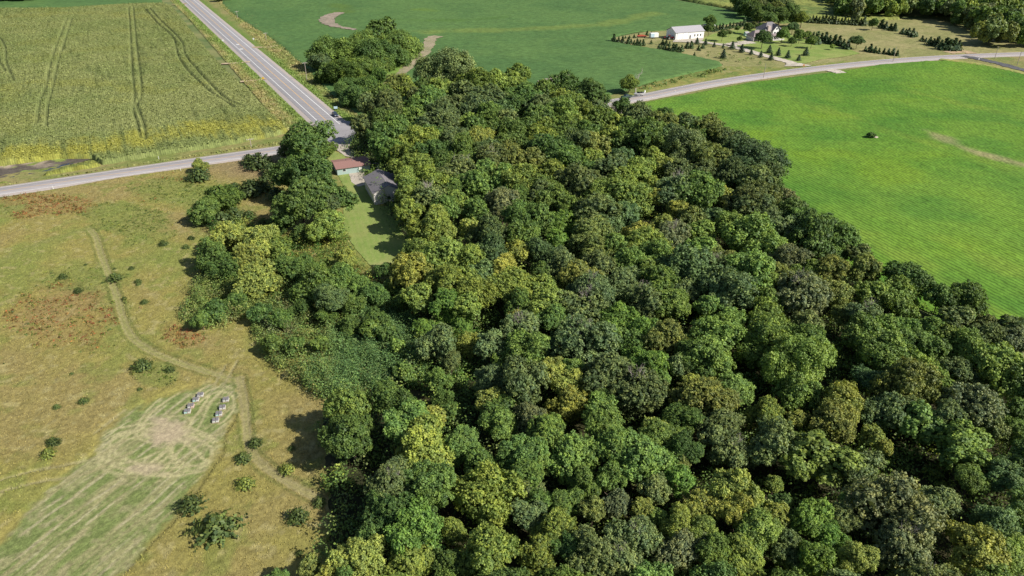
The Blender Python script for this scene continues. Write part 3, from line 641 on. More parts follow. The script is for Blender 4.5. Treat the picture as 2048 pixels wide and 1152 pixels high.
T = """830 120|895 148 35 s S;790 178 30 o;812 177 28 y;764 190 20 g;960 169 30 y;993 167 25 y;1037 150 20 y S;1028 168 20 y;878 184 24 y;845 174 14 d;1133 174 26 d;1168 190 20 g;1126 200 20 y;
1047 190 26 g;1087 187 24 g;930 188 24 b;976 200 28 b;1005 221 18 t;831 196 20 b;864 202 26 g;742 211 22 s;777 218 34 b;829 214 26 g;887 228 28 b;911 214 22 b;953 221 30 s;976 231 24 g;1028 214 22 d;1056 204 24 d;1080 218 24 b;1117 216 20 g;
1126 237 32 l;1145 209 20 y;1166 222 20 y;728 252 21 s W;768 246 28 d;798 266 36 g;831 242 24 g;845 257 20 t;878 260 32 b;899 250 22 b;937 246 18 y;948 258 24 d;981 251 28 g;1014 246 24 s;1023 264 26 d;1066 251 34 g;1098 260 22 y;1159 255 22 y;1131 266 28 g;1170 268 24 g;
789 306 24 g;764 273 25 d;766 300 24 d;831 289 30 y;822 315 30 y;859 276 24 g;906 285 26 s;953 285 26 Y;976 272 14 Y;873 308 30 d;925 305 30 g;934 328 28 g;981 306 26 t;1023 294 34 d;1075 284 28 y;1094 308 40 d;1120 296 20 g;1150 289 26 b;1176 287 22 y;812 334 28 y;838 338 30 y;892 332 28 d;923 351 36 b;981 335 36 b;
1033 328 34 o;1047 350 22 y;1098 350 30 y;1145 332 32 g;816 362 26 y;822 384 24 y;862 365 32 y;911 381 18 g;953 375 36 l;1005 368 30 l;1047 369 34 y;1084 379 30 g;1152 369 38 b;
1187 190 26 d;1244 216 17 d;1194 220 18 s;1276 239 28 s;1327 229 13 d;1334 252 26 o;1201 245 26 g;1231 249 20 y;1222 273 20 y;1252 258 22 g;1302 249 20 s;1370 250 22 s;1414 268 34 o;1450 285 28 b;1393 274 26 d;1283 282 44 d;1313 268 22 g;1341 273 22 t;1370 303 36 s S;1363 285 20 g;1189 294 26 o;
1182 324 22 y;1241 315 18 t;1306 315 20 y;1332 336 20 Y;1231 346 30 b;1273 346 32 y;1358 346 26 b;1421 320 30 o;1457 306 18 y;1447 320 18 b;1506 332 44 D S;1530 350 26 D S;1515 363 28 s;1409 350 24 b;1466 357 34 b;1496 367 22 g;
1107 399 28 g;1194 395 32 y;1210 376 20 b;1245 367 26 y;1255 399 36 y;1304 374 20 y;1308 398 18 Y;1358 385 36 s;1393 385 36 g;1442 395 22 Y;1484 397 34 b;1520 396 30 b;1545 377 20 d;1569 399 20 p;
818 398 24 y;858 401 34 s;818 424 24 y;891 419 26 g;910 402 20 y;952 420 22 g;1004 403 30 p;1041 396 28 g;1079 396 32 b;877 459 38 y;837 464 24 y;938 459 20 Y;976 472 38 D;985 506 30 D;1037 441 32 g;1072 445 32 g;1041 473 26 g;1126 452 27 L;1116 481 18 L;1191 427 38 s;1140 415 22 g;1177 473 36 o;1187 502 30 o;1231 492 24 l;
840 511 28 y;896 516 34 y;940 525 28 y;1034 504 22 Y;1081 505 30 t;1083 544 20 d;816 546 36 Y;966 549 26 t;1013 549 28 Y;1027 572 34 y;1086 577 26 y;1128 539 36 s;1163 563 36 o;1194 534 28 s;1182 586 36 s;896 563 30 y;936 558 24 y;948 586 28 y;837 595 26 y;891 605 28 L;936 612 24 y;1041 609 28 g;1100 607 30 y;1170 614 38 s;
1209 436 32 t;1249 431 24 t;1493 412 36 b;1523 424 30 b;1580 431 32 d;1598 445 26 d;1355 424 20 Y;1383 441 26 o;1425 441 24 t;1331 450 20 Y;1402 469 26 l;1343 478 32 p;1280 471 26 Y;1294 490 32 y;1266 506 18 y;1467 462 34 y;1404 502 26 l;1430 506 16 o;1512 483 46 l;1575 464 32 s;1575 520 30 p;1634 473 44 d;1660 492 28 g;
1261 530 30 l;1315 516 30 g;1364 511 18 Y;1369 539 38 t;1303 544 24 y;1322 567 30 l;1425 539 32 s;1402 549 12 Y;1458 525 22 o;1502 546 40 l;1523 567 28 l;1547 544 18 o;1573 556 18 o;1596 549 18 l;1629 546 24 l;1666 539 30 o;1448 581 50 s;1373 586 28 s;1247 572 34 s;1284 605 36 s;1345 609 28 g;1420 616 24 l;1533 602 26 g;1602 600 50 p;1657 584 24 o;1617 567 20 y;
1674 531 26 o;1731 540 32 o;1686 486 34 g;1717 509 20 b;1810 554 30 d;1839 570 24 d;1878 594 24 d;1929 599 34 d;1787 594 36 g;1744 590 26 y;1674 590 26 o;1731 635 32 s;1683 631 18 o;1916 640 26 s;1972 653 22 b;2024 662 26 b;1814 662 28 l;1862 662 26 l;1893 676 26 y;1927 687 24 l;1625 685 28 l;
1459 644 26 l;1423 680 46 l;1419 719 36 l;1531 640 34 l;1531 691 48 l;1592 733 46 l S;1592 788 34 l;1618 687 34 l;1618 650 24 s;1468 780 28 l;1728 675 34 l;1780 668 30 l;1766 708 36 l;1812 733 34 l;1740 762 28 t;1810 771 46 o;1841 691 30 g;1421 790 30 o;1531 827 30 y;1594 839 18 Y;1681 813 42 Y;1669 846 34 o;1747 874 20 Y;1766 823 40 s;1845 845 42 l F;1442 846 34 b;1569 874 34 o;
1920 695 36 l;1994 740 48 l;1868 700 26 d;1915 749 28 b;1877 765 20 l;1976 679 28 b;2028 686 26 p;2005 686 14 l;1942 821 44 p;1897 833 28 s;1807 819 30 s;1928 876 34 l F;1983 855 26 b;2033 867 30 g;2039 822 22 d;2070 770 40 g;2075 930 40 d;2080 1030 40 g;
1553 888 46 s;1628 915 50 y F;1714 939 36 s;1770 896 14 Y;1928 904 38 l F;1941 958 28 g;2008 953 34 t;1548 969 16 y;1545 1033 24 Y;1561 1006 18 d;1623 1038 32 L;1658 1073 28 L;1628 1121 34 L;1572 1097 32 b;1516 1065 32 l;1700 1009 18 l;1679 1033 30 s;1794 1022 60 p;1808 1092 50 p;1880 1001 34 s;1711 1119 30 Y;1955 1092 48 Y;1995 1044 36 t;2022 1113 28 y;1508 1001 20 y;
1094 867 30 l;1081 924 24 l;1146 919 44 l;1165 966 28 g;1207 864 32 l;1228 896 34 l;1283 919 42 l;1222 956 28 g;1322 877 32 g;1285 877 10 Y;1369 898 28 d;1359 964 26 L;1364 924 16 o;1309 977 26 s;1283 1019 20 Y;1317 1034 16 y;1403 1013 28 Y;1466 982 36 Y;1474 1024 30 Y;1361 1053 28 y;1401 1061 28 y;1107 1058 38 y;1076 1013 28 g;1128 1008 30 g;1186 1021 24 o;1230 1013 28 p;
1186 1113 40 s;1233 1126 40 s;1270 1081 42 s;1359 1103 42 p;1427 1103 30 g;1500 1076 38 l;1490 1121 32 y;1076 1123 36 y;1139 1100 30 d;1469 909 36 s;1427 872 26 s;
832 1061 44 L;724 1118 40 Y;698 1139 30 l;969 987 52 y;847 905 50 y;856 976 44 g;785 971 38 b;781 1023 36 d;922 895 28 l;962 928 26 g;1045 916 36 g;1050 952 30 g;1057 985 28 s;903 1060 28 y;974 1108 48 y;821 1127 36 y;892 1131 28 d;1057 1032 28 s;747 1070 24 d 3;
694 820 36 y;703 870 42 d;781 801 36 d;822 851 40 l;869 832 20 Y;983 802 26 Y;1007 824 30 g;1002 849 30 l;1058 838 30 p;1133 812 32 Y;1138 770 32 Y;1100 746 24 Y;1115 727 14 o;1145 737 20 l;1042 706 42 l;1042 660 34 s;1037 641 20 Y;1105 638 32 l;1157 688 48 s;1234 638 28 L;1230 678 26 l;1288 667 28 L;1265 690 26 g;1335 681 38 o;1272 723 26 L;1300 732 30 L;1323 760 16 l;1213 751 44 b;1276 788 50 b;1358 732 24 s;1394 723 34 g;1380 763 14 Y;1401 802 44 o;1358 838 30 g;1201 812 26 l;1206 840 32 l;1042 765 44 s;983 760 30 s;979 695 26 s;1307 861 24 Y;
620 1132 20 o;660 1150 24 Y;550 1165 20 g;900 1190 40 g;1000 1190 44 d;1130 1180 44 g;1290 1190 46 l;1440 1180 44 d;1580 1185 40 g;1700 1190 44 s;1850 1180 46 b;2000 1190 46 g;780 1185 40 y"""
SPEC = []
for q in T.split('|', 1)[1].replace('\n', '').split(';'):
    a = q.split(); SPEC.append((float(a[0]), float(a[1]), float(a[2]), a[3], a[4] if len(a) > 4 else ''))
keep_, small = [], []
for q in sorted(SPEC, key=lambda q: -q[2]):    # hidden behind a larger crown: left out
    if any(math.hypot(q[0]-k[0], (q[1]-k[1])*1.1) < .46*k[2]+.08*q[2] for k in keep_): continue
    keep_.append(q)
NBIG = 262
small = [q for q in keep_[NBIG:]]
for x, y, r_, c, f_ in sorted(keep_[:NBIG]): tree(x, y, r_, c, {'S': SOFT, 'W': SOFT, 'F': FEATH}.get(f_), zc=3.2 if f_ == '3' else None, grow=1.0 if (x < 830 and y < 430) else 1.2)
print('wood', len(SPEC), len(keep_), len(small))
# freestanding trees between the meadow and the wood, and by the sheds
G2 = 'trees between meadow and lawn'
for a in """615 282 40 d P 9.5;588 300 22 b P 4;650 300 18 g P 4;600 322 24 g P 5;628 352 38 d P 11;576 352 30 d P 9;600 400 42 d P 11;642 388 38 d P 10;585 420 30 d P 8;652 450 36 y P 6;655 410 28 s P 8;
412 424 24 d P 4;440 400 26 g P 4;462 392 20 g P 3.5;458 474 30 Y P 5;520 490 36 Y P 6;490 520 28 Y P 5;512 562 34 Y P 5.5;552 500 26 y P 5;430 515 28 d P 4.5;452 535 26 d P 4;690 515 20 Y P 3.5;590 540 30 g P 4;630 568 34 g P 5.5;
680 560 34 g P 5;662 598 32 t P 6;720 575 26 g P 4;752 590 24 d P 4;738 595 12 Y P 3;785 575 22 g P 4;875 686 40 s P 6.5;902 720 24 s P 5;875 762 24 l P 5;884 797 20 g P 4;902 820 20 g P 4;846 655 22 L P 3;905 632 30 L P 4;935 690 24 Y P 4;925 650 24 L P 3.5;770 540 16 d P 3;808 602 20 g P 4;700 610 26 g P 4;748 636 22 g P 4;
605 470 20 d P 3;560 452 20 d P 3;525 560 24 b P 4""".replace('\n', '').split(';'):
    x, y, r, c, _, z = a.split(); tree(float(x), float(y), float(r), c, zc=float(z), group=G2, ground=0.1, grow=1.16 if float(x) < 645 else 1.0)
GT = 'young trees rising from the sumac thicket'
for a in "560 640 20 g;602 618 22 d;520 625 18 d;472 602 20 g;432 622 18 d;402 640 16 d;652 634 20 g;700 650 20 d;742 660 18 g;800 700 18 l;772 668 18 d;590 690 16 g;545 690 18 d;640 690 14 g;810 745 18 g;845 712 20 g".split(';'):
    x, y, r, c = a.split(); tree(float(x), float(y), float(r), c, BUSH if float(r) < 19 else None, zc=3.0, group=GT, ground=.1, grow=1.1)
G3 = 'trees of the clump by the highway'
for a in """770 78 44 d 11 F;735 95 32 g 8 S;800 100 34 g 8 S;826 92 18 y 7 P;760 118 34 d 7 S;712 118 34 g 7 S;690 98 22 g 7 S;700 150 34 g 7 S;662 118 34 g 7 S;648 128 24 s 6 P;676 112 28 g 8 S;654 152 24 d 5 P;678 156 22 y 4 S;694 178 24 d 5 S;
730 148 28 g 6 S;752 158 22 g 5 P;735 178 26 g 6 P;712 195 24 d 6 P;772 134 20 g 3.5 P;806 114 14 g 3.5 P;748 160 16 g 3 P;740 200 22 d 6 P;698 200 20 d 3.5 P""".replace('\n', '').split(';'):
    x, y, r, c, z, k = a.split(); tree(float(x), float(y), float(r)*.95, c, {'F': FEATH, 'S': SOFT, 'P': PUFF}[k], zc=float(z)*.72, group=G3, ground=0.1, grow=1.05)
G4 = 'trees of the dark grove behind the house'
for a in "1488 14 17 d;1505 20 18 d;1522 14 17 b;1535 24 17 d;1552 16 16 o;1560 30 16 d;1578 24 16 d;1590 34 15 d;1604 36 14 y;1572 12 15 b;1518 30 14 d;1540 36 13 d;1500 4 15 y;1478 6 14 d;1550 2 16 d".split(';'):
    x, y, r, c = a.split(); tree(float(x), float(y), float(r), c, FEW if 0 else PUFF, zc=7, group=G4, ground=0)
t_ = tree(1259, 167, 19, 'y', PUFF, zc=5, group=None, ground=.1, zone='beside the boat trailer on the county road')
G5 = 'farmyard shade trees'
def farmtree(x, yb, yt, c, w=.40, name='broadleaf_tree', kind=None):
    b = P(x, yb); m = mpp(x, yb); h = (yb-yt)*m/math.cos(math.atan((576-yb)/FPX)-0+0)*.98
    r = h*w; root = empty(name, (b.x, b.y, .3), rg.uniform(0, 6.28))
    cr_ = linkmesh('crown', (kind or PUFF)[rg.randrange(len(kind or PUFF))], root); cz = h*.62; cr_.location = (0, 0, cz); cr_.scale = (r, r, h*.40); cr_.color = colour(c)
    t = linkmesh('trunk', TRUNK[0], root); t.scale = (h*.55, h*.55, h)
    TREES.append(dict(o=root, x=x, y=(yb+yt)/2, r=r, code=c, group=G5, zone=None)); return root
for a in "1522 99 64 d;1562 88 57 g;1581.6 94 76 d;1597 88 62 g;1621 98 74 g;1478 86 74 g;1443 84 62 d;1457 75 61 b;1474 66 54 g;1496 70 48 d;1518 64 48 d;1583 69 47 t;1416 74 48 d;1417 60 33 g;1663 101 90 y;1612 82 64 g;1743 61 39 d;1508 58 45 b;1711.6 99 74 t".split(';'):
    x, b_, t_, c = a.split(); farmtree(float(x), float(b_), float(t_), c, .42 if c != 't' else .55)

# ------------------------------------------------------------------ conifers
CONS = []
def conifer(x, yb, yt, group, name='conifer_tree', kind=CONEF, code=(.045, .085, .038), wid=1.0, ground=.2, wy=None):
    b = P(x, yb, ground); m = mpp(x, yb); al = math.atan((576-yb)/FPX); dep = PITCH-al
    h = (yb-yt)*m/math.cos(al)/max(math.cos(dep), .6)*.96
    if kind in (CEDAR, OPENP): h *= .62
    elif kind is CONEF: h *= rg.uniform(.78, 1.12)
    root = empty(name, b, rg.uniform(0, 6.28)); f = rg.uniform(.8, 1.25)
    n = linkmesh('needles', kind[rg.randrange(len(kind))], root); n.scale = (h*wid*rg.uniform(.9, 1.1), h*wid*rg.uniform(.9, 1.1), h); n.color = (code[0]*f, code[1]*f, code[2]*f, 1)
    t = linkmesh('trunk', POLE_TR[0], root); t.scale = (h*.5, h*.5, h)
    CONS.append(dict(o=root, x=x, y=yb, h=h, group=group)); return root
BG = (.045, .082, .045)
for a in "1446 95.6 87.5;1464 98 83;1483 104 89;1502 109 98;1521 114 102;1541.5 120 106;1538 106 91;1556 111 96;1575 116 101;1597 121 110;1611 111 95;1446 116 99;1393.5 88 75.6;1410.7 89.6 78;1428 93.4 83.7".split(';'):
    x, b_, t_ = map(float, a.split()); conifer(x, b_, t_, 'spruces lining the farm drive', 'spruce_tree', CONE, BG, 1.25, .4)
for a in "1632 89 67;1642 83 66;1650 85 68;1658 88 69;1668 90 72;1677 91 74;1686 93 77;1618 78 64;1625 80 66;1694 99 80;1730 102 92;1740 104 90;1749 106 93;1757 107 94;1767 108 95;1776 109 97;1785 110.5 98;1793.6 112 102;1603 76 62".split(';'):
    x, b_, t_ = map(float, a.split()); conifer(x, b_, t_, 'conifers in the row right of the house', code=(.05, .09, .036), wid=1.3)
for a in "1762 57 42;1770.6 58 45;1780 61 49;1788 62 49;1804 68 56;1811 67 58;1816 70 58;1824 74 59;1832 73 64;1843 83 72;1851 84 75;1858 89.6 76;1866 91 76;1873 93 77;1880 98 79;1889 100 79;1897 101 80;1906 101 81;1915 101 79".split(';'):
    x, b_, t_ = map(float, a.split()); conifer(x, b_, t_, 'conifers in the hedge row crossing the pale meadow', code=(.045, .08, .034), wid=1.5)
for i in range(18):
    x = 1618+i*6.4; conifer(x, 45.5+i*.33, 33+i*.2-(i % 3), 'conifers in the straight row behind the pale meadow', code=(.06, .09, .038), wid=1.25)
for a in "1425 63 50;1432 62 51;1439 60 49;1445 60 47;1452 59 48;1459 57 46;1466 56 45;1473 55 44;1480 54 43;1488 52 38;1404 64 54;1397 63 55".split(';'):
    x, b_, t_ = map(float, a.split()); conifer(x, b_, t_, 'conifers edging the soybeans behind the farmyard', code=(.05, .09, .036), wid=1.25)
for a in "1227.5 83.7 71;1237 86 73;1245 86 73;1256.5 89 76;1262 87 77;1268 91 80;1274 91 77;1280 91.5 80;1286 91 79;1302 88 81;1325 90 80;1332 91 80;1339 91.6 81;1317.7 98.7 89;1323 97 88;1328.5 100 89;1337 101 90;1345.6 103 90;1351.6 103.6 90;1357 104 92;1363 104 92;1374 97 85;1382 97 85;1397 101 90;1405 97 87;1388.6 113 105;1251 77 71;1259 76 70;1268 76 68;1277 74 67;1294 71 63;1302 70 64".split(';'):
    x, b_, t_ = map(float, a.split()); conifer(x, b_, t_, 'young conifers left of the white barn', code=(.055, .095, .036), wid=1.35)
# junipers near the meadow (big spiky ones) and small ones dotted over the meadow
JG = 'large junipers beside the county road'
for a in "520 338 288;500 330 296;545 352 310;532 382 335;505 392 340;400 362 318;384 362 338;475 392 350;452 412 380;470 440 400;556 400 360;448 455 405;530 455 425;500 440 410".split(';'):
    x, b_, t_ = map(float, a.split()); conifer(x, b_, t_, JG, 'juniper', CEDAR, (.075, .115, .038), 1.3, 0)
MG = 'small junipers dotted over the meadow'
for a in "287 739 706;341 744 726;232 562 537;290 608 593;158 586 568;127 558 540;328 492 473;373 498 483;264 540 528;277 567 553;249 600 590;383 480 466;168 807 790;115 818 804;98 913 890;108 890 868;385 1018 982;438 1068 1015;597 1042 1008;487 922 898;512 892 868;492 974 948;575 944 922;280 782 772;144 750 742;172 532 524;206 568 560;72 770 765;584 900 888;278 572 562;230 540 533;9 730 724;640 1010 990;600 1110 1098".split(';'):
    x, b_, t_ = map(float, a.split()); conifer(x, b_, t_, MG, 'juniper', OPENP if x == 438 else CEDAR, (.15, .19, .045) if x in (492, 575, 98) else (.085, .125, .038), 1.25, .02)

# ------------------------------------------------------------------ uncountable growth: one mesh each
def masses(name, pts, rr, hh, colf, per, leaf, label, cat, seed=5, z0=0.):
    g = np.random.default_rng(seed); n = len(pts); R = g.uniform(*rr, n); Hh = g.uniform(*hh, n)*(R/np.mean(rr))*(.45+1.1*fbm(pts[:, 0], pts[:, 1], 6., 2, seed))
    d = unit(g.normal(size=(n*per, 3))); d[:, 2] = np.abs(d[:, 2])*1.0-.1; idx = np.repeat(np.arange(n), per)
    sh = g.uniform(.7, 1.05, (n*per, 1)); c0 = np.column_stack([pts, np.full(n, z0)])
    Pc = c0[idx]+d*sh*np.stack([R, R, Hh], 1)[idx]; Nn = unit(d+[0, 0, .35]+g.normal(size=d.shape)*.55)
    V, F = leafquads(Pc, Nn, np.full(len(Pc), leaf), g)
    col = colf(pts[:, 0], pts[:, 1], g)[idx]; rn = g.uniform(0, 1, len(Pc))*.7+.3*g.uniform(0, 1, n)[idx]
    o = linkmesh(name, npmesh(name, V, F, LEAFA, rnd=np.repeat(rn, 4), col=np.repeat(col, 4, 0))); tag(o, label, cat, kind='stuff'); return o
def scatter(poly, dens, seed):
    poly = np.asarray(poly); g = np.random.default_rng(seed); lo, hi = poly.min(0), poly.max(0); n = int(np.prod(hi-lo)*dens)
    q = g.uniform(lo, hi, (n, 2)); return q[inpoly(q[:, 0], q[:, 1], poly)]
pick = lambda g, n, cs, ps: np.array(cs)[g.choice(len(cs), n, p=ps)]
u = scatter(FPOLY, .2, 1)
masses('undergrowth', u, (1.2, 2.8), (2.2, 6.0), lambda X, Y, g: pick(g, len(X), [CC['g'], CC['l'], CC['d'], CC['y'], CC['b']], [.3, .1, .35, .1, .15]), 80, .34, 'mixed green undergrowth filling gaps between the trees of the wood', 'undergrowth', z0=.3)
TH = PA([(395, 555), (450, 560), (540, 600), (600, 570), (690, 590), (760, 590), (840, 640), (860, 700), (850, 760), (800, 770), (760, 790), (690, 800), (640, 800), (590, 770), (545, 730), (520, 700), (500, 640), (440, 660), (385, 655), (365, 640), (385, 600)])
def thc(X, Y, g):
    px, py = proj(X, Y, 0*X+1.5); n = fbm(X, Y, 7, 3, 7)
    c = pick(g, len(X), [(.155, .23, .06), (.19, .25, .07), (.12, .19, .052), (.20, .21, .08)], [.35, .25, .25, .15])
    c = mixc(c, (.11, .20, .065), sstep(.2, .8, sstep(600, 720, px)+.4*(n-.5)))
    c = mixc(c, (.17, .15, .12), sstep(45, 10, np.hypot(px-560, (py-650)*1.6))*.7); return mixc(c, (.30, .30, .06), sstep(.7, .8, n)*.5)
masses('sumac_thicket', scatter(TH, .85, 2), (.9, 1.9), (2.2, 4.2), thc, 84, .27, 'dense rounded dark green sumac thicket between meadow and woods', 'thicket')
VN = PA([(640, 700), (700, 640), (800, 650), (850, 720), (800, 780), (700, 805), (640, 800), (610, 770)])
masses('vine_cover', scatter(VN, 1.3, 21), (.7, 1.2), (3.0, 4.2), lambda X, Y, g: pick(g, len(X), [(.125, .225, .075), (.16, .25, .09)], [.6, .4]), 46, .2, 'low even carpet of dark green leafy vines in the thicket', 'vines')
B2 = PA([(540, 480), (620, 470), (700, 470), (706, 520), (760, 560), (800, 570), (830, 640), (760, 600), (690, 600), (600, 590), (540, 610), (480, 600), (450, 560), (400, 560), (400, 520), (440, 440), (500, 440)])
masses('shrub_growth', scatter(B2, .55, 3), (.9, 2.1), (1.6, 4.2), lambda X, Y, g: pick(g, len(X), [(.13, .20, .04), (.21, .24, .055), (.08, .14, .035), (.22, .20, .07), (.07, .17, .035)], [.3, .25, .2, .1, .15]), 60, .32, 'tangled yellow-green shrubs around the yellow trees', 'shrubs')
BV = PA([(820, 600), (870, 590), (940, 600), (965, 640), (970, 700), (950, 760), (900, 790), (850, 790), (790, 770), (850, 740), (870, 690), (850, 640)])
masses('bright_vines', scatter(BV, .5, 4), (.7, 1.6), (1.0, 2.6), lambda X, Y, g: pick(g, len(X), [(.09, .24, .03), (.18, .24, .045), (.26, .24, .08), (.07, .18, .035)], [.4, .25, .15, .2]), 60, .3, 'vivid green vines in the gap at the centre of the woods', 'vines')
# low patches of reddened sumac and green weeds over the meadow
mp_ = scatter(MEAD, 1.4, 5); rd, gn = red_at(mp_[:, 0], mp_[:, 1]); gg = np.random.default_rng(3); kp = (gg.uniform(0, 1, len(mp_)) < np.maximum(rd, gn*.55)) & (lowgrass(mp_[:, 0], mp_[:, 1]) > .9)
mp_ = mp_[kp]
def mpc(X, Y, g):
    r, gr = red_at(X, Y); a = pick(g, len(X), [(.13, .185, .04), (.16, .19, .045), (.09, .14, .035)], [.4, .35, .25])
    b_ = pick(g, len(X), [(.24, .095, .042), (.20, .13, .045), (.15, .16, .04), (.27, .15, .055)], [.3, .25, .3, .15]); k = (g.uniform(0, 1, len(X)) < r*1.1)[:, None]; return np.where(k, b_, a)
masses('sumac_patches', mp_, (.35, .8), (.4, .9), mpc, 16, .3, 'low reddening sumac and green weed patches in the meadow', 'sumac')
# edge weeds: roadside bank, wood edge
bk = scatter(PA([(1290, 172), (1340, 160), (1400, 148), (1450, 135), (1450, 141), (1400, 156), (1340, 168), (1280, 183)]), .10, 6)
masses('bank_shrubs', bk, (1.2, 2.6), (1.2, 2.4), lambda X, Y, g: pick(g, len(X), [CC['d'], CC['g'], (.14, .17, .05)], [.4, .3, .3]), 30, .6, 'dark shrubs on the bank between soybeans and road', 'shrubs')
sc_ = scatter(PA([(1370, 100), (1440, 106), (1500, 113), (1530, 125), (1520, 132), (1440, 125), (1390, 112)]), .016, 8)
masses('meadow_shrubs', sc_, (.8, 1.9), (.9, 2.2), lambda X, Y, g: pick(g, len(X), [CC['g'], CC['y'], CC['d']], [.4, .3, .3]), 30, .5, 'scattered young shrubs on the pale meadow below the drive', 'shrubs')
# grass tufts
def tufts(name, poly, dens, seed, cf, hh, label, cat, keep=None, wid=.062):
    q = scatter(poly, dens, seed); g = np.random.default_rng(seed)
    if keep is not None: k = keep(q[:, 0], q[:, 1]); q = q[g.uniform(0, 1, len(q)) < k]
    n = len(q); th = g.uniform(0, 6.28, n); ln = g.uniform(-.3, .9, (n, 2))*[-.9, 1.0]; h = g.uniform(*hh, n)
    b = np.column_stack([q, np.full(n, .05)]); th = np.where(g.random(n) < .6, g.normal(.4, .6, n), th); t = np.column_stack([np.cos(th), np.sin(th), 0*th])*wid*g.uniform(.6, 1.5, (n, 1)); up = np.column_stack([ln*h[:, None], h])
    V = np.stack([b-t, b+t, b+t*.7+up, b-t*.7+up], 1).reshape(-1, 3); c = cf(q[:, 0], q[:, 1], g)*g.uniform(.95, 1.4, (n, 1))
    o = linkmesh(name, npmesh(name, V, np.arange(4*n).reshape(n, 4), LEAFA, rnd=np.full(4*n, .45), col=np.repeat(np.clip(c, 0, 1), 4, 0))); tag(o, label, cat, kind='stuff')
VIS = PA([(-60, 420), (0, 400), (240, 358), (470, 324), (560, 312), (640, 340), (700, 600), (700, 1200), (-60, 1200)])
tufts('meadow_tufts', VIS, 14.0, 11, meadow_col, (.15, .45), 'tall golden and olive grass of the rough meadow', 'grass', lowgrass)
tufts('verge_tufts', PA([(0, 372), (470, 298), (600, 276), (572, 262), (400, 60), (330, -10), (480, -10), (620, 128), (700, 215), (720, 245), (690, 246), (560, 130), (430, 0), (375, 0), (500, 130), (630, 262), (590, 285), (470, 302), (0, 376)]), 1.6, 12, verge_col, (.3, .7), 'mixed yellow and green grass on the highway verges', 'grass', lambda X, Y: (roadmask(X, Y) > 1.6).astype(float), wid=.3)
# leaves of the maize tops
def corn_tops():
    q = scatter(CPOLY, 1.7, 14); g = np.random.default_rng(14); d = np.min([segdist(q[:, 0], q[:, 1], t) for t in tracks_corn], 0); q = q[d > 1.0]; n = len(q)
    ra = HROW; rr = np.round((-q[:, 0]*math.sin(ra)+q[:, 1]*math.cos(ra))/.76)*.76+g.normal(size=n)*.08; uu = q[:, 0]*math.cos(ra)+q[:, 1]*math.sin(ra)
    q = np.column_stack([uu*math.cos(ra)-rr*math.sin(ra), uu*math.sin(ra)+rr*math.cos(ra)]); q = q[inpoly(q[:, 0], q[:, 1], CPOLY)]; n = len(q)
    Pc = np.column_stack([q, g.uniform(1.9, 2.55, n)]); V, F = leafquads(Pc, unit(np.column_stack([g.normal(size=(n, 2)), np.full(n, .8)])), np.full(n, .42), g, 1.5)
    c = corn_col(q[:, 0], q[:, 1], g)*1.12; me = npmesh('maize_leaves', V, F, LEAFA, rnd=np.full(4*n, .45), col=np.repeat(np.clip(c, 0, 1), 4, 0))
    tag(linkmesh('maize_leaves', me), 'leafy tops of the tall maize left of the highway', 'crop', kind='stuff')
corn_tops()
def joincrowns(name, items, src_m, label, cat='trees'):
    """items: x, y, z of crown centre, radius, height radius, colour"""
    src = []; g = np.random.default_rng(len(items))
    for me in src_m:
        v = np.zeros(len(me.vertices)*3, np.float32); me.vertices.foreach_get('co', v); r_ = np.zeros(len(me.vertices), np.float32); me.attributes['rnd'].data.foreach_get('value', r_); src.append((v.reshape(-1, 3), r_))
    Vs, Rs, Cs = [], [], []
    for x0, y0, z0, r, hz, c in items:
        v, r_ = src[g.integers(len(src))]; a = g.uniform(0, 6.28); ca, sa = math.cos(a), math.sin(a)
        Vs.append(np.column_stack([(v[:, 0]*ca-v[:, 1]*sa)*r+x0, (v[:, 0]*sa+v[:, 1]*ca)*r+y0, v[:, 2]*hz+z0])); Rs.append(r_); Cs.append(np.tile(np.array(c), (len(v), 1)))
        tr = np.array([(-.15, -.1, 0), (.15, -.1, 0), (.1, -.05, z0), (-.1, -.05, z0), (.15, -.1, 0), (0, .18, 0), (0, .1, z0), (.1, -.05, z0), (0, .18, 0), (-.15, -.1, 0), (-.1, -.05, z0), (0, .1, z0)])+[x0, y0, .2]
        Vs.append(tr); Rs.append(np.full(12, .4)); Cs.append(np.tile((.09, .07, .05), (12, 1)))
    V = np.concatenate(Vs); o = linkmesh(name, npmesh(name, V, np.arange(len(V)).reshape(-1, 4), LEAFA, rnd=np.concatenate(Rs), col=np.concatenate(Cs))); tag(o, label, cat, kind='stuff')
its = []
for x, y, rp, c, f_ in small:
    z = 8.0
    for _ in range(3): r = rp*mpp(x, y, z); z = 6.4+.3*r
    p = P(x, y, z); its.append((p.x, p.y, z, r*1.2, r*1.2, colour(c)[:3]))
joincrowns('small_trees', its, MID, 'smaller tree crowns filling in between the large trees of the wood')
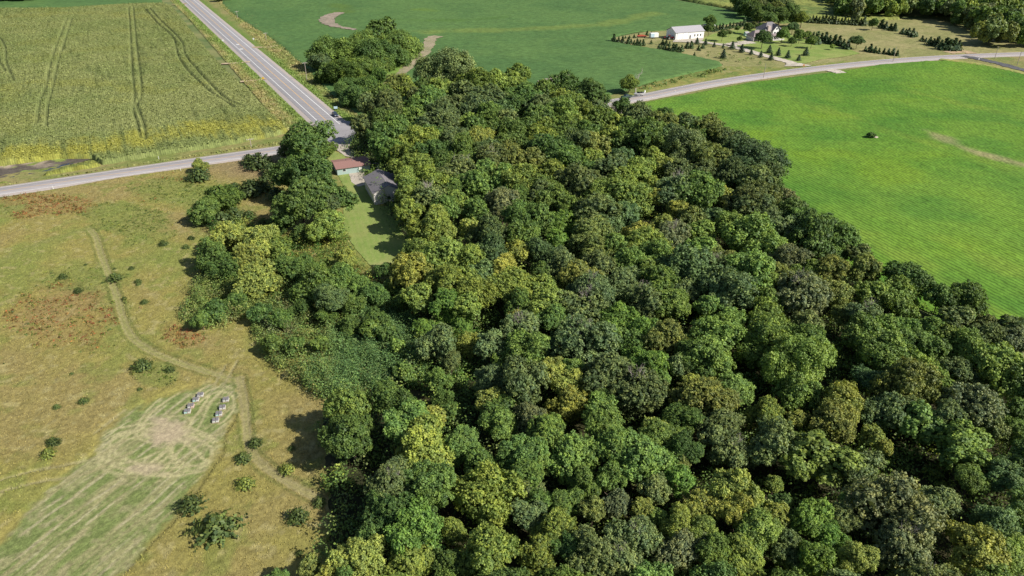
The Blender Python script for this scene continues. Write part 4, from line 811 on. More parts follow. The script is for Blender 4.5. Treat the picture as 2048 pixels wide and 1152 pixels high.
# the far wood: joined crowns
def farwood(name, poly, dens, seed, label, rr=(3.8, 6.2), edgeonly=False):
    q = scatter(poly, dens*3, seed); g = np.random.default_rng(seed); keep = []
    for p in q:
        if all((p[0]-k[0])**2+(p[1]-k[1])**2 > 7.0**2 for k in keep): keep.append(p)
    src = []
    for me in FEW:
        v = np.zeros(len(me.vertices)*3, np.float32); me.vertices.foreach_get('co', v); r_ = np.zeros(len(me.vertices), np.float32); me.attributes['rnd'].data.foreach_get('value', r_); src.append((v.reshape(-1, 3), r_))
    Vs, Rs, Cs = [], [], []
    pal = ['d', 'g', 's', 'y', 'p', 'b', 'o', 'l']; pp = [.24, .2, .14, .1, .1, .1, .06, .06]
    for p in keep:
        v, r_ = src[g.integers(3)]; r = g.uniform(*rr); a = g.uniform(0, 6.28); ca, sa = math.cos(a), math.sin(a)
        x = (v[:, 0]*ca-v[:, 1]*sa)*r+p[0]; y = (v[:, 0]*sa+v[:, 1]*ca)*r+p[1]; hz = r*g.uniform(.9, 1.3); z = v[:, 2]*hz+hz*1.15+g.uniform(0, 3)
        Vs.append(np.column_stack([x, y, z])); Rs.append(r_); Cs.append(np.tile(np.array(CC[pal[g.choice(8, p=pp)]])*g.uniform(.8, 1.2), (len(v), 1)))
    V = np.concatenate(Vs); o = linkmesh(name, npmesh(name, V, np.arange(len(V)).reshape(-1, 4), LEAFA, rnd=np.concatenate(Rs), col=np.concatenate(Cs))); tag(o, label, 'woods', kind='stuff')
FW = PA([(1664, 34), (1710, 40), (1790, 38), (1850, 40), (1910, 52), (1960, 66), (1978, 78), (1950, 92), (1975, 98), (2048, 96), (2250, 92), (2400, 20), (2300, -60), (1640, -60), (1650, 10)])
farwood('far_wood', FW, .012, 31, 'mixed dark wood beyond the pale meadow at the upper right')
farwood('far_hedge', PA([(-80, 6), (80, 4), (90, -8), (-80, -8)]), .012, 32, 'dark hedge of trees at the top left corner')
farwood('far_hedge', PA([(425, 6), (458, 4), (460, -10), (428, -10)]), .02, 33, 'dark trees beside the highway at the top edge', (3, 4))
# dead trees standing at the wood's edge
for x, yb, yt, lab in ((1226, 246, 205, 'pale bare dead tree standing in the wood below the boat trailer'), (1271, 185, 145, 'thin bare dead tree beside the roadside yellow-green tree'), (932, 450, 420, 'pinkish grey dead treetop left of the blackish trees in the wood'), (1288, 410, 375, 'pale dead treetop among yellow-green trees mid wood')):
    b = P(x, yb, 2 if yb > 200 else .3); h = (yb-yt)*mpp(x, yb)*1.15; r = empty('dead_tree', (b.x, b.y, .3), rg.uniform(0, 6)); z = b.z-.3
    c_ = linkmesh('branches', DEADM[0], r); c_.scale = (h+z,)*3; tag(r, lab, 'dead tree', 'dead trees')
# ------------------------------------------------------------------ built things
class MB:
    def __init__(s): s.V = []; s.F = []
    def add(s, V, F): o = len(s.V); s.V += [tuple(v) for v in V]; s.F += [[i+o for i in f] for f in F]; return s
    def box(s, x0, x1, y0, y1, z0, z1):
        return s.add([(x0, y0, z0), (x1, y0, z0), (x1, y1, z0), (x0, y1, z0), (x0, y0, z1), (x1, y0, z1), (x1, y1, z1), (x0, y1, z1)],
                     [[0, 3, 2, 1], [4, 5, 6, 7], [0, 1, 5, 4], [1, 2, 6, 5], [2, 3, 7, 6], [3, 0, 4, 7]])
    def tube(s, pts, r, n=8):
        v, f = tube(pts, r if isinstance(r, (list, tuple)) else [r]*len(pts), n)
        k = len(pts)-1; f.append(list(range(n))[::-1]); f.append([k*n+i for i in range(n)]); return s.add(v, f)
    def prism(s, prof, y0, y1):
        """profile in x,z pulled along y"""
        n = len(prof); V = [(x, y0, z) for x, z in prof]+[(x, y1, z) for x, z in prof]
        return s.add(V, [list(range(n))] + [list(range(n, 2*n))[::-1]] + [[i, n+i, n+(i+1) % n, (i+1) % n] for i in range(n)])
    def loft(s, rings):
        n = len(rings[0]); V = [p for r in rings for p in r]; F = [list(range(n))[::-1], [(len(rings)-1)*n+i for i in range(n)]]
        for k in range(len(rings)-1):
            for i in range(n): F.append([k*n+i, k*n+(i+1) % n, (k+1)*n+(i+1) % n, (k+1)*n+i])
        return s.add(V, F)
    def build(s, name, m, parent=None, bevel=0, loc=None):
        me = bpy.data.meshes.new(name); me.from_pydata(s.V, [], s.F); bm = bmesh.new(); bm.from_mesh(me)
        bmesh.ops.recalc_face_normals(bm, faces=bm.faces)
        if bevel: bmesh.ops.bevel(bm, geom=list(bm.edges), offset=bevel, segments=2, affect='EDGES', clamp_overlap=True)
        bm.to_mesh(me); bm.free(); me.materials.append(m); o = linkmesh(name, me, parent)
        if loc: o.location = loc
        return o
M = dict(white=mat('white_siding', (.80, .79, .76), .6, noise=.05, nscale=.8), grey=mat('grey_shingles', (.19, .175, .185), .85, noise=.2, nscale=2.5), red=mat('red_brown_shingles', (.27, .15, .13), .85, noise=.16, nscale=2.),
         pale=mat('pale_siding', (.60, .56, .54), .75, noise=.12, nscale=.9), teal=mat('grey_green_siding', (.33, .42, .40), .75, noise=.06, nscale=1.), glass=mat('window_glass', (.03, .04, .05), .08, spec=.8), dark=mat('dark_opening', (.03, .028, .028), .8),
         metal=mat('galvanised_metal', (.5, .5, .52), .35, .6, noise=.1), roofm=mat('light_metal_roof', (.44, .42, .44), .45, .2, noise=.08, nscale=1.), brown=mat('brown_grey_shingles', (.25, .205, .20), .85, noise=.18, nscale=2.), stone=mat('pinkish_chimney_stone', (.52, .42, .38), .85, noise=.15, nscale=2.),
         trim=mat('white_trim', (.85, .84, .82), .5), post=mat('weathered_post_wood', (.36, .31, .26), .9, noise=.2, nscale=4.), rubber=mat('tyre_rubber', (.02, .02, .02), .8), rim=mat('wheel_rim', (.55, .55, .56), .3, .7),
         navy=mat('dark_blue_car_paint', (.02, .03, .06), .2, spec=.7), silver=mat('silver_paint', (.55, .56, .58), .3, .4), green=mat('dark_green_car_paint', (.03, .07, .05), .25, spec=.7), lamp=mat('lamp_lens', (.8, .8, .78), .15), tail=mat('tail_lamp_lens', (.45, .02, .02), .2),
         redp=mat('red_tractor_paint', (.28, .02, .035), .35, noise=.1), steel=mat('dark_steel', (.12, .12, .12), .5, .5), wood=mat('pallet_wood', (.38, .31, .22), .9, noise=.2, nscale=6.), hive=mat('white_hive_paint', (.60, .60, .57), .6, noise=.08, nscale=6.), hivet=mat('pale_teal_hive_paint', (.42, .62, .58), .6, noise=.08, nscale=6.),
         hivep=mat('pinkish_hive_paint', (.68, .50, .44), .6, noise=.08, nscale=6.), lid=mat('weathered_hive_lid', (.20, .185, .19), .6, noise=.2, nscale=5.), yellow=mat('yellow_sign_sheet', (.80, .50, .03), .5), orange=mat('orange_brown_sheet', (.55, .25, .10), .5), blue=mat('pale_blue_sheet', (.42, .56, .66), .5), rock=mat('pale_boulder', (.40, .34, .27), .9, noise=.25, nscale=1.5), redm=mat('red_implement_paint', (.45, .10, .06), .5))
def V3(x, y, z=0): return P(x, y, z)
def frame(root_name, origin, xdir):
    r = empty(root_name, (origin[0], origin[1], origin[2] if len(origin) > 2 else 0), math.atan2(xdir[1], xdir[0])); return r
def gable(root, L, W, eave, ridge, wallm, roofm_, over=.4, along='x', th=.14):
    """walls and a two-slope roof; ridge runs along local x; front wall at y=0"""
    w = MB(); t = .2
    w.box(0, L, 0, t, 0, eave); w.box(0, L, W-t, W, 0, eave)
    for x0, x1 in ((0.003, t), (L-t, L-.003)): w.add(*[lambda: None][0:0] or ([(x0, t, 0), (x1, t, 0), (x1, W-t, 0), (x0, W-t, 0), (x0, t, eave), (x1, t, eave), (x1, W-t, eave), (x0, W-t, eave), (x0, W/2, ridge-.05), (x1, W/2, ridge-.05)],
             [[0, 3, 2, 1], [0, 1, 5, 4], [2, 3, 7, 6], [0, 4, 8, 7, 3], [1, 2, 6, 9, 5], [4, 5, 9, 8], [6, 7, 8, 9]]))
    wall = w.build('wall', wallm, root)
    sl = (ridge-eave)/(W/2); r = MB()
    for s_ in (0, 1):
        ya, yb = (-over, W/2) if s_ == 0 else (W+over, W/2); za, zb = eave-over*sl+.06, ridge+.06
        V = [(-over, ya, za), (L+over, ya, za), (L+over, yb, zb), (-over, yb, zb)]; V += [(x, y, z+th) for x, y, z in V]
        r.add(V, [[0, 3, 2, 1], [4, 5, 6, 7], [0, 1, 5, 4], [1, 2, 6, 5], [2, 3, 7, 6], [3, 0, 4, 7]])
    roof = r.build('roof', roofm_, root); return wall, roof
def window(parent, x0, x1, z0, z1, y=-.03, name='window'):
    f = MB(); w = .08; f.box(x0-w, x1+w, y-.03, y+.03, z0-w, z0); f.box(x0-w, x1+w, y-.03, y+.03, z1, z1+w); f.box(x0-w, x0, y-.03, y+.03, z0, z1); f.box(x1, x1+w, y-.03, y+.03, z0, z1)
    o = f.build(name, M['trim'], parent); MB().box(x0, x1, y-.012, y+.012, z0, z1).build('pane', M['glass'], o); return o
def door(parent, x0, x1, z1, m, y=-.04, name='door', handle=True):
    o = MB().box(x0, x1, y-.04, y+.04, 0.02, z1).build(name, m, parent)
    if handle: MB().box(x1-.25, x1-.15, y-.1, y-.042, 1.0, 1.12).build('handle', M['steel'], o)
    return o
# red-roofed shed
a, b_ = V3(674, 339.5, 2.5), V3(740, 330.4, 2.5); far = V3(729.7, 314.4, 2.5)
xd = (b_-a); L = xd.length; W = max(6.0, abs(Vector((-xd.y, xd.x)).normalized().dot(far.to_2d()-b_.to_2d())))
r = frame('long_shed', (a.x, a.y, .45), xd); gable(r, L, W, 2.3, 3.1, M['teal'], M['red'], .45)
door(r, L-4.0, L-3.1, 2.05, M['white']); window(r, 2.0, 3.0, 1.1, 1.9); MB().box(L-2.9, L-.6, -.05, .01, .1, 2.0).build('garage_door', M['teal'], r)
MB().tube([(L*.55, W*.42, 2.9), (L*.55, W*.42, 3.5)], .12).build('roof_vent', M['metal'], r); MB().tube([(L*.38, W*.6, 2.9), (L*.38, W*.6, 3.4)], .12).build('roof_vent', M['steel'], r)
tag(r, 'long low shed with red-brown roof and grey-green walls beside the pale gravel drive', 'shed')
# gable barn
a, b_ = V3(747, 387, 4.2), V3(728.5, 355, 4.2); xd = b_-a; L = xd.length; rid = V3(776, 372, 6.2); W = 2*abs(Vector((-xd.y, xd.x)).normalized().dot(rid.to_2d()-a.to_2d()))
# local x runs along the ridge; the wall at y=0 must be the far right one, so start from the hidden corner
nrm = Vector((xd.y, -xd.x)).normalized(); o_ = Vector((b_.x, b_.y))+nrm*0
r = frame('gable_barn', (b_.x+nrm.x*0, b_.y+nrm.y*0, .3), -xd)
gable(r, L, W, 3.9, 5.9, M['pale'], M['grey'], .4)
# the left slope and long wall face the lawn; gable end with a dark window faces the camera
e = MB(); e.box(L+.005, L+.03, W*.45, W*.55, 1.2, 2.3); wv = e.build('window', M['glass'], r)
tag(r, 'pale gable barn with grey shingle roof half hidden by trees at the lawn edge', 'barn')
BARN_DIM = (L, W)
# white pole barn
a, b_ = V3(1350.5, 81), V3(1406.9, 76.5); xd = b_-a; L = xd.length; ce = V3(1325.8, 62.2, 4.2); W = abs(Vector((-xd.y, xd.x)).normalized().dot(ce.to_2d()-a.to_2d()))
r = frame('pole_barn', (a.x, a.y, .42), xd); gable(r, L, W, 4.3, 7.0, M['white'], M['roofm'], .4)
for x0, x1 in ((1.2, 5.2), (5.5, 9.5)):
    MB().box(x0, x1, -.09, -.01, .1, 3.9).build('sliding_door', M['trim'], r)
for x0 in (L-7.5, L-5.2, L-3.0): window(r, x0, x0+.9, 1.2, 2.6)
door(r, 10.6, 11.6, 2.2, M['steel'])
for x0 in (1.0, 5.3, 9.6): MB().box(x0, x0+.1, -.12, -.092, .1, 4.0).build('door_rail', M['steel'], r)
tag(r, 'long white metal barn with light grey roof in the farmyard', 'barn')
# farmhouse
q = V3(1530, 83); q2 = V3(1572, 81); xd = Vector((math.cos(.30), math.sin(.30)))
r = frame('farmhouse', (q.x, q.y+3, .4), xd)
w = MB(); w.box(0, 12, 0, 10, 0, 5.9); w.box(5, 10, -1.6, -.003, 0, 5.9)
w.add([(5, -1.6, 5.903), (10, -1.6, 5.903), (7.5, -1.6, 8.9), (5, 1, 5.903), (10, 1, 5.903), (7.5, 1, 8.9)], [[0, 1, 2], [3, 5, 4], [0, 2, 5, 3], [1, 4, 5, 2], [0, 3, 4, 1]]); wall = w.build('wall', M['white'], r)
def hip(name, x0, x1, y0, y1, z0, z1, ins, m, par, ov=.5):
    ym = (y0+y1)/2; x0 -= ov; x1 += ov; y0 -= ov; y1 += ov
    V = [(x0, y0, z0), (x1, y0, z0), (x1, y1, z0), (x0, y1, z0), (x0+ins, ym, z1), (x1-ins, ym, z1), (x0, y0, z0-.15), (x1, y0, z0-.15), (x1, y1, z0-.15), (x0, y1, z0-.15)]
    return MB().add(V, [[0, 1, 5, 4], [1, 2, 5], [2, 3, 4, 5], [3, 0, 4], [6, 9, 8, 7], [0, 6, 7, 1], [1, 7, 8, 2], [2, 8, 9, 3], [3, 9, 6, 0]]).build(name, m, par)
roof = hip('roof', 0, 12, 0, 10, 5.95, 10.2, 4.6, M['grey'], r)
g_ = MB()
for s_ in (-1, 1):
    V = [(7.5+s_*3.0, -2.1, 5.55), (7.5, -2.1, 9.15), (7.5, 4.2, 9.15), (7.5+s_*3.0, 1.5, 5.55)]; V += [(x, y, z+.14) for x, y, z in V]
    g_.add(V, [[0, 1, 2, 3], [4, 7, 6, 5], [0, 4, 5, 1], [1, 5, 6, 2], [2, 6, 7, 3], [3, 7, 4, 0]])
g_.build('front_gable', M['grey'], roof)
MB().box(1.6, 3.6, -.6, 1.2, 0, 8.6).build('chimney', M['stone'], r)
for x0 in (5.9, 7.9): window(r, x0, x0+1.1, 3.7, 5.0, -1.66); 
window(r, 10.5, 11.4, 3.7, 5.0); window(r, 7.0, 8.0, 6.3, 7.3, -1.66)
pf = MB(); pf.box(4, 12.6, -4.2, -1.62, .05, .45); pd = pf.build('porch_floor', M['pale'], r)
for x0 in (4.3, 6.9, 9.5, 12.2): MB().box(x0-.12, x0+.12, -4.1, -3.86, .46, 2.9).build('porch_post', M['trim'], r)
V = [(3.8, -4.5, 2.9), (12.9, -4.5, 2.9), (12.4, -1.62, 3.9), (4.3, -1.62, 3.9)]; V += [(x, y, z+.15) for x, y, z in V]
MB().add(V, [[0, 3, 2, 1], [4, 5, 6, 7], [0, 1, 5, 4], [1, 2, 6, 5], [2, 3, 7, 6], [3, 0, 4, 7]]).build('porch_roof', M['brown'], r)
door(r, 8.2, 9.3, 2.5, M['dark'], -1.66); window(r, 5.6, 7.4, .9, 2.3, -1.66)
MB().box(-9.5, -.01, -2.5, 6, 0, 2.9).build('garage_wall', M['pale'], r); hip('garage_roof', -9.5, -.3, -2.5, 6, 2.95, 6.2, 3.6, M['brown'], r)
MB().box(-9.2, -6.0, -2.56, -2.49, .05, 2.5).build('garage_door', M['dark'], r)
MB().box(12.01, 14.6, 2, 8, 0, 5).build('side_wing', M['white'], r); hip('side_roof', 12.2, 14.6, 2, 8, 5.05, 6.8, 1.2, M['grey'], r)
tag(r, 'white two-storey farmhouse with grey hip roof, porch and attached garage', 'house')
# small white shelter on the lawn, tan hut behind the barn
q = V3(1490.5, 73); r = frame('garden_kiosk', (q.x, q.y, .4), (1, .3)); gable(r, 2.6, 2.2, 1.8, 2.4, M['hivet'], M['roofm'], .2); MB().box(.8, 1.7, -.05, -.01, .05, 1.6).build('door', M['trim'], r); tag(r, 'tiny pale green garden kiosk on the farm lawn left of the house', 'kiosk')
q = V3(1410, 62); r = frame('small_outbuilding', (q.x, q.y, .4), (1, .4)); gable(r, 8, 5, 2.6, 3.6, M['pale'], M['roofm'], .3); door(r, 3, 4, 2.1, M['trim']); tag(r, 'small pale outbuilding behind the right end of the white barn', 'outbuilding')
# ------------------------------------------------------------------ vehicles
def wheel(par, x, y, r=.34, w=.22):
    t = MB().tube([(x, y-w/2, r), (x, y+w/2, r)], r, 14).build('wheel', M['rubber'], par)
    MB().tube([(x, y-w/2-.012, r), (x, y+w/2+.012, r)], r*.6, 12).build('rim', M['rim'], t)
def car(name, loc, rz, paint_, label, cat, kind='suv', group=None):
    r = empty(name, loc, rz); L = 4.6 if kind != 'pickup' else 5.6; W = .92
    if kind == 'suv': prof = [(-2.3, .35), (2.25, .35), (2.32, .75), (2.2, .98), (1.1, 1.05), (-2.2, 1.05), (-2.35, .8)]; cab = [(1.0, 1.05), (.35, 1.58), (-1.75, 1.6), (-2.15, 1.05)]
    else: prof = [(-2.8, .45), (2.75, .45), (2.85, .85), (2.75, 1.12), (1.4, 1.2), (-2.8, 1.15)]; cab = [(1.3, 1.2), (.7, 1.82), (-.7, 1.84), (-.95, 1.2)]
    MB().prism(prof, -W, W).build('body', paint_, r, .06)
    n = len(cab); i_ = .16; rings = [[(x, s_*(W-.06 if z < 1.3 else W-i_-.06), z) for x, z in cab] for s_ in (-1, 1)]
    MB().loft(rings).build('cabin_glass', M['glass'], r)
    zt = max(z for x, z in cab); xs = [x for x, z in cab if z > 1.5]
    MB().box(min(xs)+.02, max(xs)-.05, -(W-i_-.03), W-i_-.03, zt-.03, zt+.05).build('roof', paint_, r, .02)
    if kind == 'pickup': MB().box(-2.7, -1.0, -W+.1, W-.1, 1.0, 1.17).build('cargo_bed', M['dark'], r)
    for x in (1.45, -1.45) if kind == 'suv' else (1.8, -1.8):
        for s_ in (-1, 1): wheel(r, x, s_*(W-.07))
    fx = max(x for x, z in prof)-.03; bx = min(x for x, z in prof)+.02
    for s_ in (-1, 1):
        MB().box(fx-.04, fx+.03, s_*.65-.16, s_*.65+.16, .72, .88).build('headlight', M['lamp'], r); MB().box(bx-.04, bx+.03, s_*.72-.12, s_*.72+.12, .78, 1.0).build('tail_light', M['tail'], r)
    return tag(r, label, cat, group)
pc = V3(670, 233); car('parked_car', (pc.x+.2, pc.y, .21), HANG+math.pi, M['navy'], 'dark blue car standing on the highway shoulder near the junction', 'car')
rd_ = lambda x: math.atan2(*(np.array(P(x+60, 192-.165*(x+60-1301))[:2])-np.array(P(x-30, 192-.165*(x-30-1301))[:2]))[::-1])
pt = V3(1278, 193); ra = CANG
pk = V3(1253, 197); car('pickup_truck', (pk.x, pk.y, .25), ra+math.pi, M['green'], 'dark green pickup truck towing a boat on the county road', 'pickup truck', 'pickup')
# boat on its trailer
def boat(loc, rz):
    t = empty('boat_trailer', loc, rz); f = MB()
    for s_ in (-1, 1): f.tube([(-2.4, s_*.7, .5), (1.6, s_*.7, .5), (3.4, 0, .5)], .06)
    f.tube([(3.3, 0, .5), (4.4, 0, .5)], .06); f.tube([(-1.4, -.95, .38), (-1.4, .95, .38)], .05); f.box(-1.0, -.9, -.7, .7, .5, .58); f.build('trailer_frame', M['metal'], t)
    for s_ in (-1, 1): wheel(t, -1.4, s_*1.0, .3, .2); MB().prism([(-1.85, .62), (-1.7, .74), (-1.1, .74), (-.95, .62)], s_*1.0-.14, s_*1.0+.14).build('fender', M['silver'], t)
    tag(t, 'metal trailer carrying the boat behind the green pickup', 'boat trailer')
    b = empty('motor_boat', (loc[0], loc[1], loc[2]+.62), rz); rings = []
    for x, wd, ks, dk in ((-2.9, 1.0, .05, .85), (-1.5, 1.1, .0, .85), (0.3, 1.1, .0, .88), (1.7, .85, .08, .95), (2.7, .4, .35, 1.03), (3.2, .04, .75, 1.08)):
        rings.append([(x, -wd, dk), (x, -wd*.9, ks+.35), (x, 0, ks), (x, wd*.9, ks+.35), (x, wd, dk), (x, wd*.85, dk), (x, 0, dk-.02), (x, -wd*.85, dk)])
    MB().loft(rings).build('hull', M['silver'], b); MB().box(-2.4, 1.2, -.8, .8, .882, .90).build('cockpit_floor', M['steel'], b)
    MB().prism([(.5, .88), (.95, .88), (.55, 1.45), (.48, 1.45)], -.85, .85).build('windshield', M['glass'], b)
    for x0 in (-.4, -1.6): MB().box(x0, x0+.5, -.7, .7, .902, 1.25).build('seat', M['dark'], b, .03)
    MB().loft([[(x, y*.22, z) for x, z, y in ((-3.35, .3, -1), (-2.95, .3, -1), (-2.95, .3, 1), (-3.35, .3, 1))], [(x, y*.25, z) for x, z, y in ((-3.5, 1.25, -1), (-2.95, 1.25, -1), (-2.95, 1.25, 1), (-3.5, 1.25, 1))], [(x, y*.15, z) for x, z, y in ((-3.4, 1.7, -1), (-3.05, 1.7, -1), (-3.05, 1.7, 1), (-3.4, 1.7, 1))]]).build('outboard_motor', M['trim'], b)
    tag(b, 'silver motor boat with white outboard riding on a trailer', 'boat')
boat((pt.x, pt.y, .25), ra+math.pi)
# box trailer, tractor, red implement in the farmyard
q = V3(1313.5, 77); r = frame('box_trailer', (q.x-2, q.y, .35), (1, .25)); MB().box(-2.8, 2.8, -1.25, 1.25, .6, 3.2).build('body', M['white'], r, .08); MB().box(-2.86, -2.81, -1.05, 1.05, .7, 3.0).build('rear_door', M['blue'], r); MB().box(-2.6, -.2, -1.285, -1.255, .8, 3.0).build('side_panel', M['blue'], r)
for x in (-.5, .4):
    for s_ in (-1, 1): wheel(r, x, s_*1.15, .36)
MB().tube([(2.8, .5, .55), (4.0, 0, .5)], .05).add(*tube([(2.8, -.5, .55), (4.0, 0, .5)], [.05, .05])).build('hitch', M['steel'], r); tag(r, 'white box trailer with pale blue end left of the white barn', 'trailer')
q = V3(1341, 80); r = frame('tractor', (q.x, q.y, .42), (1, .1)); MB().prism([(-.3, .9), (2.2, .8), (2.3, 1.5), (1.9, 1.75), (-.3, 1.8)], -.45, .45).build('hood', M['redp'], r, .05); MB().prism([(-1.7, .8), (-.35, .8), (-.35, 1.4), (-1.6, 1.4)], -.7, .7).build('body', M['redp'], r, .05)
c_ = MB(); c_.box(-1.6, -.4, -.68, .68, 1.41, 2.5); c_.build('cab_glass', M['glass'], r, .04); MB().box(-1.75, -.3, -.8, .8, 2.51, 2.65).build('cab_roof', M['redp'], r, .03)
for s_ in (-1, 1): wheel(r, -1.2, s_*.98, .85, .45); wheel(r, 1.7, s_*.75, .5, .3)
MB().tube([(.9, .2, 1.7), (.9, .2, 2.5)], .05).build('exhaust_pipe', M['steel'], r); tag(r, 'dark red tractor parked against the left end of the white barn', 'tractor')
q = V3(1333, 79); r = frame('loader_tractor', (q.x-1, q.y+1, .42), (.2, 1)); MB().prism([(-.2, .8), (1.5, .75), (1.6, 1.3), (-.2, 1.5)], -.4, .4).build('hood', M['redp'], r, .04); MB().box(-1.2, -.25, -.6, .6, .7, 1.25).build('body', M['redp'], r, .04); MB().tube([(-.9, -.5, 1.2), (-.9, -.5, 2.2), (-.9, .5, 2.2), (-.9, .5, 1.2)], .04).build('roll_bar', M['steel'], r); MB().box(-.9, -.4, -.3, .3, 1.26, 1.6).build('seat', M['dark'], r)
for s_ in (-1, 1): wheel(r, -.8, s_*.8, .6, .35); wheel(r, 1.2, s_*.6, .38, .25)
tag(r, 'small red open tractor between the box trailer and the larger tractor', 'tractor')
q = V3(1283, 75.5); r = frame('farm_implement', (q.x, q.y, .35), (1, .15)); f = MB()
for y in (-1, 0, 1): f.tube([(-3, y, .8), (3, y, .8)], .1)
for x in (-2.8, -1, 1, 2.8): f.tube([(x, -1.2, .8), (x, 1.2, .8)], .1)
f.tube([(3, 0, .8), (4.6, 0, .5)], .1); f.build('frame', M['redm'], r)
for i in range(7): MB().tube([(-2.7+i*.9, -.9, .35), (-2.6+i*.9, .9, .35)], .32, 10).build('disc_gang', M['steel'], r)
for s_ in (-1, 1): MB().prism([(-3, .85), (-1, 1.5), (1, 1.5), (3, .85)], s_*1.1-.1, s_*1.1+.1).build('wing', M['redm'], r)
tag(r, 'red field implement parked in rough grass left of the box trailer', 'farm implement')
# ------------------------------------------------------------------ hives
def pallet(loc, rz):
    r = empty('pallet', loc, rz)
    for y in (-.5, 0, .5): MB().box(-.62, .62, y-.05, y+.05, 0, .10).build('runner', M['wood'], r)
    for i in range(6): MB().box(-.62+i*.215, -.62+i*.215+.16, -.58, .58, .102, .125).build('deck_board', M['wood'], r)
    return r
def hive(loc, rz, m, n=2):
    r = empty('beehive', loc, rz)
    for k in range(n): MB().box(-.24, .24, -.20, .20, .02+k*.38, .015+k*.38+.365).build('hive_box', m[k % len(m)], r, .008)
    MB().box(-.26, .26, -.22, .22,   .02+n*.38, .02+n*.38+.08).build('lid', M['lid'], r, .01)
    MB().box(-.12, .12, -.208, -.202, .04, .07).build('entrance', M['dark'], r); return r
HV = [(401, 790), (392, 799.5), (382, 812), (375, 823), (452, 799.5), (445, 815), (438, 828), (431.5, 841)]
ordw = ['farthest', 'second farthest', 'third farthest', 'nearest']
hp = [['hive', 'hive'], ['hivet', 'hive'], ['hive', 'hivep'], ['hivet', 'hive'], ['hive', 'hive'], ['hive', 'hive'], ['hivet', 'hive'], ['hive', 'hive']]
corner = ['front left', 'front right', 'back left', 'back right']
for i, (x, y) in enumerate(HV):
    p = V3(x, y, .3); rz = .28+rg.uniform(-.08, .08); row = 'left' if i < 4 else 'right'; lab = ordw[i % 4]
    pl = pallet((p.x, p.y, .06), rz); tag(pl, f'wooden pallet under four hives, {lab} pallet of the {row} row', 'pallet', 'pallets of hives on the mown patch')
    for k, (dx, dy) in enumerate(((-.31, -.28), (.31, -.28), (-.31, .28), (.31, .28))):
        c, s = math.cos(rz), math.sin(rz); ms = [M[hp[i][(k+j) % 2]] for j in range(2)]
        h = hive((p.x+dx*c-dy*s, p.y+dx*s+dy*c, .19), rz, ms, 1)
        tint = 'white' if hp[i][0] == 'hive' else 'pale teal and white'
        if i == 2: tint = 'white and pinkish'
        tag(h, f'{tint} hive, {corner[k]} on the {lab} pallet of the {row} row', 'beehive', 'beehives on the mown patch')
# ------------------------------------------------------------------ poles, signs, markers
def upole(x, yb, yt, lab, arm=True):
    b = V3(x, yb); h = (yb-yt)*mpp(x, yb)/math.cos(PITCH-math.atan((576-yb)/FPX)+0)*1.0; r = empty('utility_pole', (b.x, b.y, 0), HANG+math.pi/2)
    MB().tube([(0, 0, 0), (0, 0, h)], [.17, .12], 8).build('pole', M['post'], r)
    if arm:
        MB().box(-1.3, 1.3, -.06, .06, h-.6, h-.45).build('crossarm', M['post'], r)
        for xx in (-1.2, -.5, .5, 1.2): MB().tube([(xx, 0, h-.45), (xx, 0, h-.2)], .06, 6).build('insulator', M['trim'], r)
    tag(r, lab, 'utility pole', 'utility poles along the roads')
upole(475.5, 37, 23, 'farthest grey utility pole along the soybean edge of the highway'); upole(533, 82, 66, 'utility pole by the soybean corner, second from the top edge'); upole(614, 161, 126, 'utility pole beside the left end of the tree clump'); upole(727, 243, 199, 'tall utility pole rising in front of the wood near the junction')
upole(1527, 156, 128, 'slim utility pole beside the county road below the farm drive', False); upole(1785.5, 124, 95, 'slim utility pole on the field side of the road right of the young conifers', False); upole(1989, 118, 94, 'slim leaning pole beside the dark field track', False); upole(2034, 130, 104, 'slim leaning pole nearest the right edge of the photo', False); upole(503, 296, 277, 'short utility pole between the junipers and the maize')
def sign(x, yb, h, sz, m, lab, shape='square', wd=None, rz=0.):
    b = V3(x, yb); r = empty('road_sign' if shape != 'post' else 'marker_post', (b.x, b.y, .05), rz); MB().tube([(0, 0.04, 0), (0, 0.04, h)], .045 if shape != 'post' else .07, 6).build('post', M['post'] if shape != 'post' else M['trim'], r)
    if shape == 'diamond': MB().add([(0, -.02, h-sz), (sz, -.02, h), (0, -.02, h+sz), (-sz, -.02, h), (0, .0, h-sz), (sz, .0, h), (0, .0, h+sz), (-sz, .0, h)], [[0, 1, 2, 3], [7, 6, 5, 4], [0, 4, 5, 1], [1, 5, 6, 2], [2, 6, 7, 3], [3, 7, 4, 0]]).build('panel', m, r)
    elif shape == 'square': MB().box(-(wd or sz), wd or sz, -.02, 0, h-sz, h+sz).build('panel', m, r)
    else: MB().box(-.09, .09, -.05, -.02, h-.3, h).build('reflector', m, r)
    tag(r, lab, 'road sign' if shape != 'post' else 'marker post')
sign(447, 87, 1.9, .75, M['trim'], 'white diamond sign on the maize side of the highway', 'diamond'); sign(508, 84, 1.9, .7, M['trim'], 'white diamond sign on the soybean side of the highway', 'diamond'); sign(527, 163, 1.7, .5, M['yellow'], 'small yellow sign left of the highway near the lower field entrance')
sign(672, 221, 1.3, .55, M['blue'], 'wide pale blue banner sign in the grass above the parked car', 'square', .8, .2); sign(1606, 139, 2.2, .5, M['orange'], 'orange-brown sign in the mouth of the farm drive'); sign(107, 379, 1.2, .1, M['trim'], 'white marker post beside the county road at far left', 'post'); sign(318, 319, 1.2, .1, M['trim'], 'white marker post between the maize strip and the county road', 'post')
